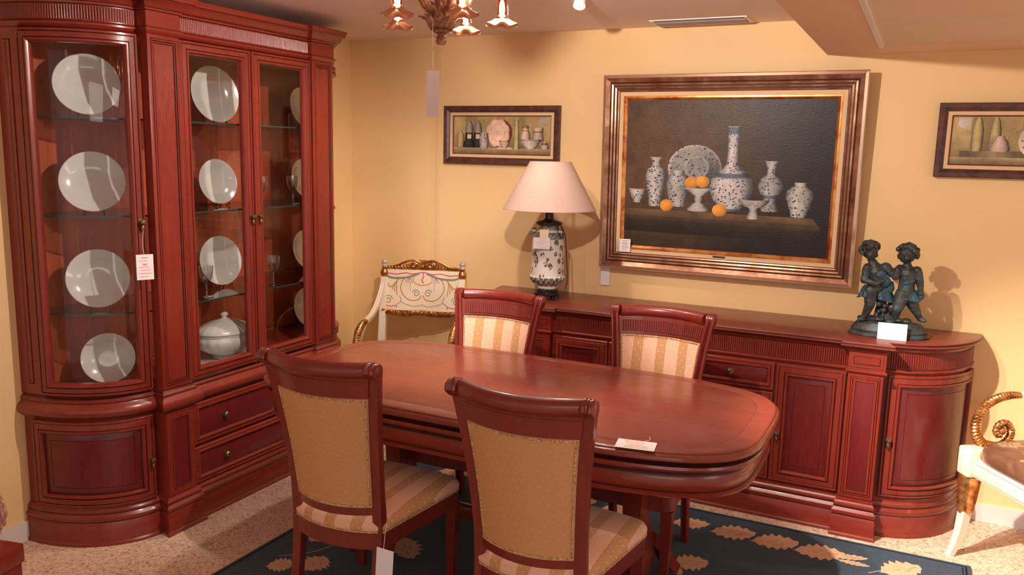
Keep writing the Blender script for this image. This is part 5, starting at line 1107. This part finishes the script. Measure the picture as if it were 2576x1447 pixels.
    ellipsoid(b, (0, py(0.67) - 0.014, 0.675), (0.016, 0.009, 0.016), 10); obj('carved_lower_rail', b, GILT, t)
    # arms: ivory fluted upper part, rope-carved scroll at the front
    for s in (-1, 1):
        b = NB(); P = bez([(s * W, 0.272, 0.862), (s * (W + 0.004), 0.235, 0.80), (s * (W + 0.012), 0.16, 0.728), (s * (W + 0.020), 0.08, 0.684), (s * (W + 0.024), -0.02, 0.668)], 7)
        sweep(b, P, [(-0.014, -0.009), (-0.005, -0.011), (0.005, -0.011), (0.014, -0.009), (0.014, 0.009), (0.005, 0.006), (0, 0.010), (-0.005, 0.006), (-0.014, 0.009)]); am = obj('arm', b, IVORY, t)
        b = NB(); P = []
        P.append(Vector((s * (W + 0.024), -0.02, 0.668))); P.append(Vector((s * (W + 0.026), -0.06, 0.668)))
        big = [(-0.115, 0.684), (-0.166, 0.655), (-0.196, 0.600), (-0.196, 0.545), (-0.166, 0.500), (-0.108, 0.482), (-0.068, 0.490), (-0.042, 0.520), (-0.042, 0.556), (-0.066, 0.580), (-0.096, 0.574), (-0.108, 0.550), (-0.098, 0.530), (-0.082, 0.530)]
        P += [Vector((s * (W + 0.026), y, z - 0.028)) for y, z in big]
        P = bez(P, 6); twist_bar(b, P, 0.0195, 0.0125, taper=lambda q: 0.62 + 0.38 * math.sin(PI * min(1, max(0, q * 1.0))) ** 0.6 if q < 0.5 else 1.0 - 0.45 * (q - 0.5) / 0.5)
        ellipsoid(b, (s * (W + 0.026), -0.082, 0.520), (0.016, 0.018, 0.018), 12)
        obj('rope_scroll', b, GILT, am)
    # seat
    b = NB(); bevel_box(b, -W - 0.025, W + 0.025, -0.235, 0.235, 0.352, 0.420, 0.005)
    for s in (-1, 1): bevel_box(b, s * (W + 0.005) - 0.038, s * (W + 0.005) + 0.038, -0.252, -0.165, 0.345, 0.462, 0.010)
    obj('seat_rail', b, IVORY, t)
    b = NB()
    for z in (0.362, 0.411): box(b, -W - 0.015, W + 0.015, -0.2362, -0.2352, z - 0.0008, z + 0.0008)
    obj('painted_line', b, GRY, t, False)
    b = NB(); loops = []
    for k, (ins, z) in enumerate(((0.0, 0.420), (-0.006, 0.430), (-0.006, 0.452), (0.004, 0.476), (0.030, 0.497), (0.08, 0.512), (0.15, 0.518))):
        pts = []
        for i in range(64):
            th = 2 * PI * i / 64; c, s_ = math.cos(th), math.sin(th); e = 5.0
            pts.append(((W + 0.005 - ins) * math.copysign(abs(c) ** (2 / e), c), 0.0 + (0.222 - ins) * math.copysign(abs(s_) ** (2 / e), s_), z))
        loops.append(pts)
    loft(b, loops); obj('seat_cushion', b, SATIN, t, angle=70)
    for s in (-1, 1):
        b = NB(); loops = []
        X = s * (W + 0.008)
        for z, y, w in ((0.0, -0.262, 0.013), (0.012, -0.258, 0.014), (0.05, -0.243, 0.0155), (0.11, -0.228, 0.018), (0.18, -0.218, 0.021), (0.25, -0.214, 0.025), (0.32, -0.213, 0.030), (0.352, -0.212, 0.032)):
            loops.append([(X + u * w, y + v * w, z) for u, v in ((-1, -0.8), (-0.6, -1), (0.6, -1), (1, -0.8), (1, 0.8), (0.6, 1), (-0.6, 1), (-1, 0.8))])
        loft(b, loops); lg = obj('front_leg', b, IVORY, t)
        b = NB(); loops = []
        for k, (z, y, w) in enumerate(((0.205, -0.2165, 0.0300), (0.222, -0.2155, 0.0335), (0.25, -0.214, 0.0365), (0.32, -0.213, 0.0425), (0.344, -0.212, 0.0430))):
            loops.append([(X + w * math.cos(2 * PI * i / 24), y + w * math.sin(2 * PI * i / 24), z - (0.018 * abs(math.cos(2 * 2 * PI * i / 24)) if k == 0 else 0)) for i in range(24)])
        loft(b, loops); obj('gilt_knee', b, GILT, lg)
    return t
armchair('ivory and gilt armchair with painted scrollwork back in the corner by the cabinet', (0.705, -0.405, 0), math.radians(20))
armchair('ivory armchair with gilt rope scroll arm and floral satin seat at the right edge', (3.695, -0.486, 0), math.radians(-56))

# ================================================================ furniture cut off by the lower left edge
t = thing('mahogany_stool', 'corner of a low mahogany stool at the bottom left edge of the photo', 'stool', (0.495, -2.705, 0), 0.22)
b = NB(); bevel_box(b, -0.22, 0.145, -0.20, 0.145, 0.235, 0.300, 0.006); obj('top', b, MAHX, t)
b = NB(); bevel_box(b, -0.21, 0.138, -0.19, 0.138, 0.160, 0.236, 0.004); obj('apron', b, MAH, t)
for x in (-0.18, 0.11):
    for y in (-0.16, 0.11): b = NB(); bevel_box(b, x - 0.022, x + 0.022, y - 0.022, y + 0.022, 0, 0.161, 0.003); obj('leg', b, MAH, t)
CARV = M('carved_limed_wood', (0.52, 0.27, 0.17), 0.5, build=ffn([(0.35, (0.30, 0.12, 0.08)), (0.6, (0.62, 0.36, 0.24))], 25.0))
t = thing('carved_urn', 'tan carved wooden leaf urn standing on the stool at the lower left edge', 'urn', (0.588, -2.655, 0.300))
b = NB(); lathe(b, [(0.001, 0), (0.035, 0), (0.035, 0.008), (0.016, 0.02), (0.014, 0.05), (0.03, 0.062), (0.058, 0.090), (0.070, 0.13), (0.066, 0.17), (0.045, 0.198), (0.026, 0.208), (0.001, 0.209)], n=32); obj('body', b, CARV, t)
b = NB()
for k in range(9):
    a = 2 * PI * k / 9
    for j in range(5):
        z = 0.082 + j * 0.026; r = (0.050, 0.064, 0.069, 0.066, 0.054)[j]
        for u in (-0.2, 0, 0.2): ellipsoid(b, (r * math.cos(a + u), r * math.sin(a + u), z + 0.008 * (1 - abs(u) * 4)), (0.0065, 0.0065, 0.018), 8)
obj('carved_leaves', b, CARV, t)
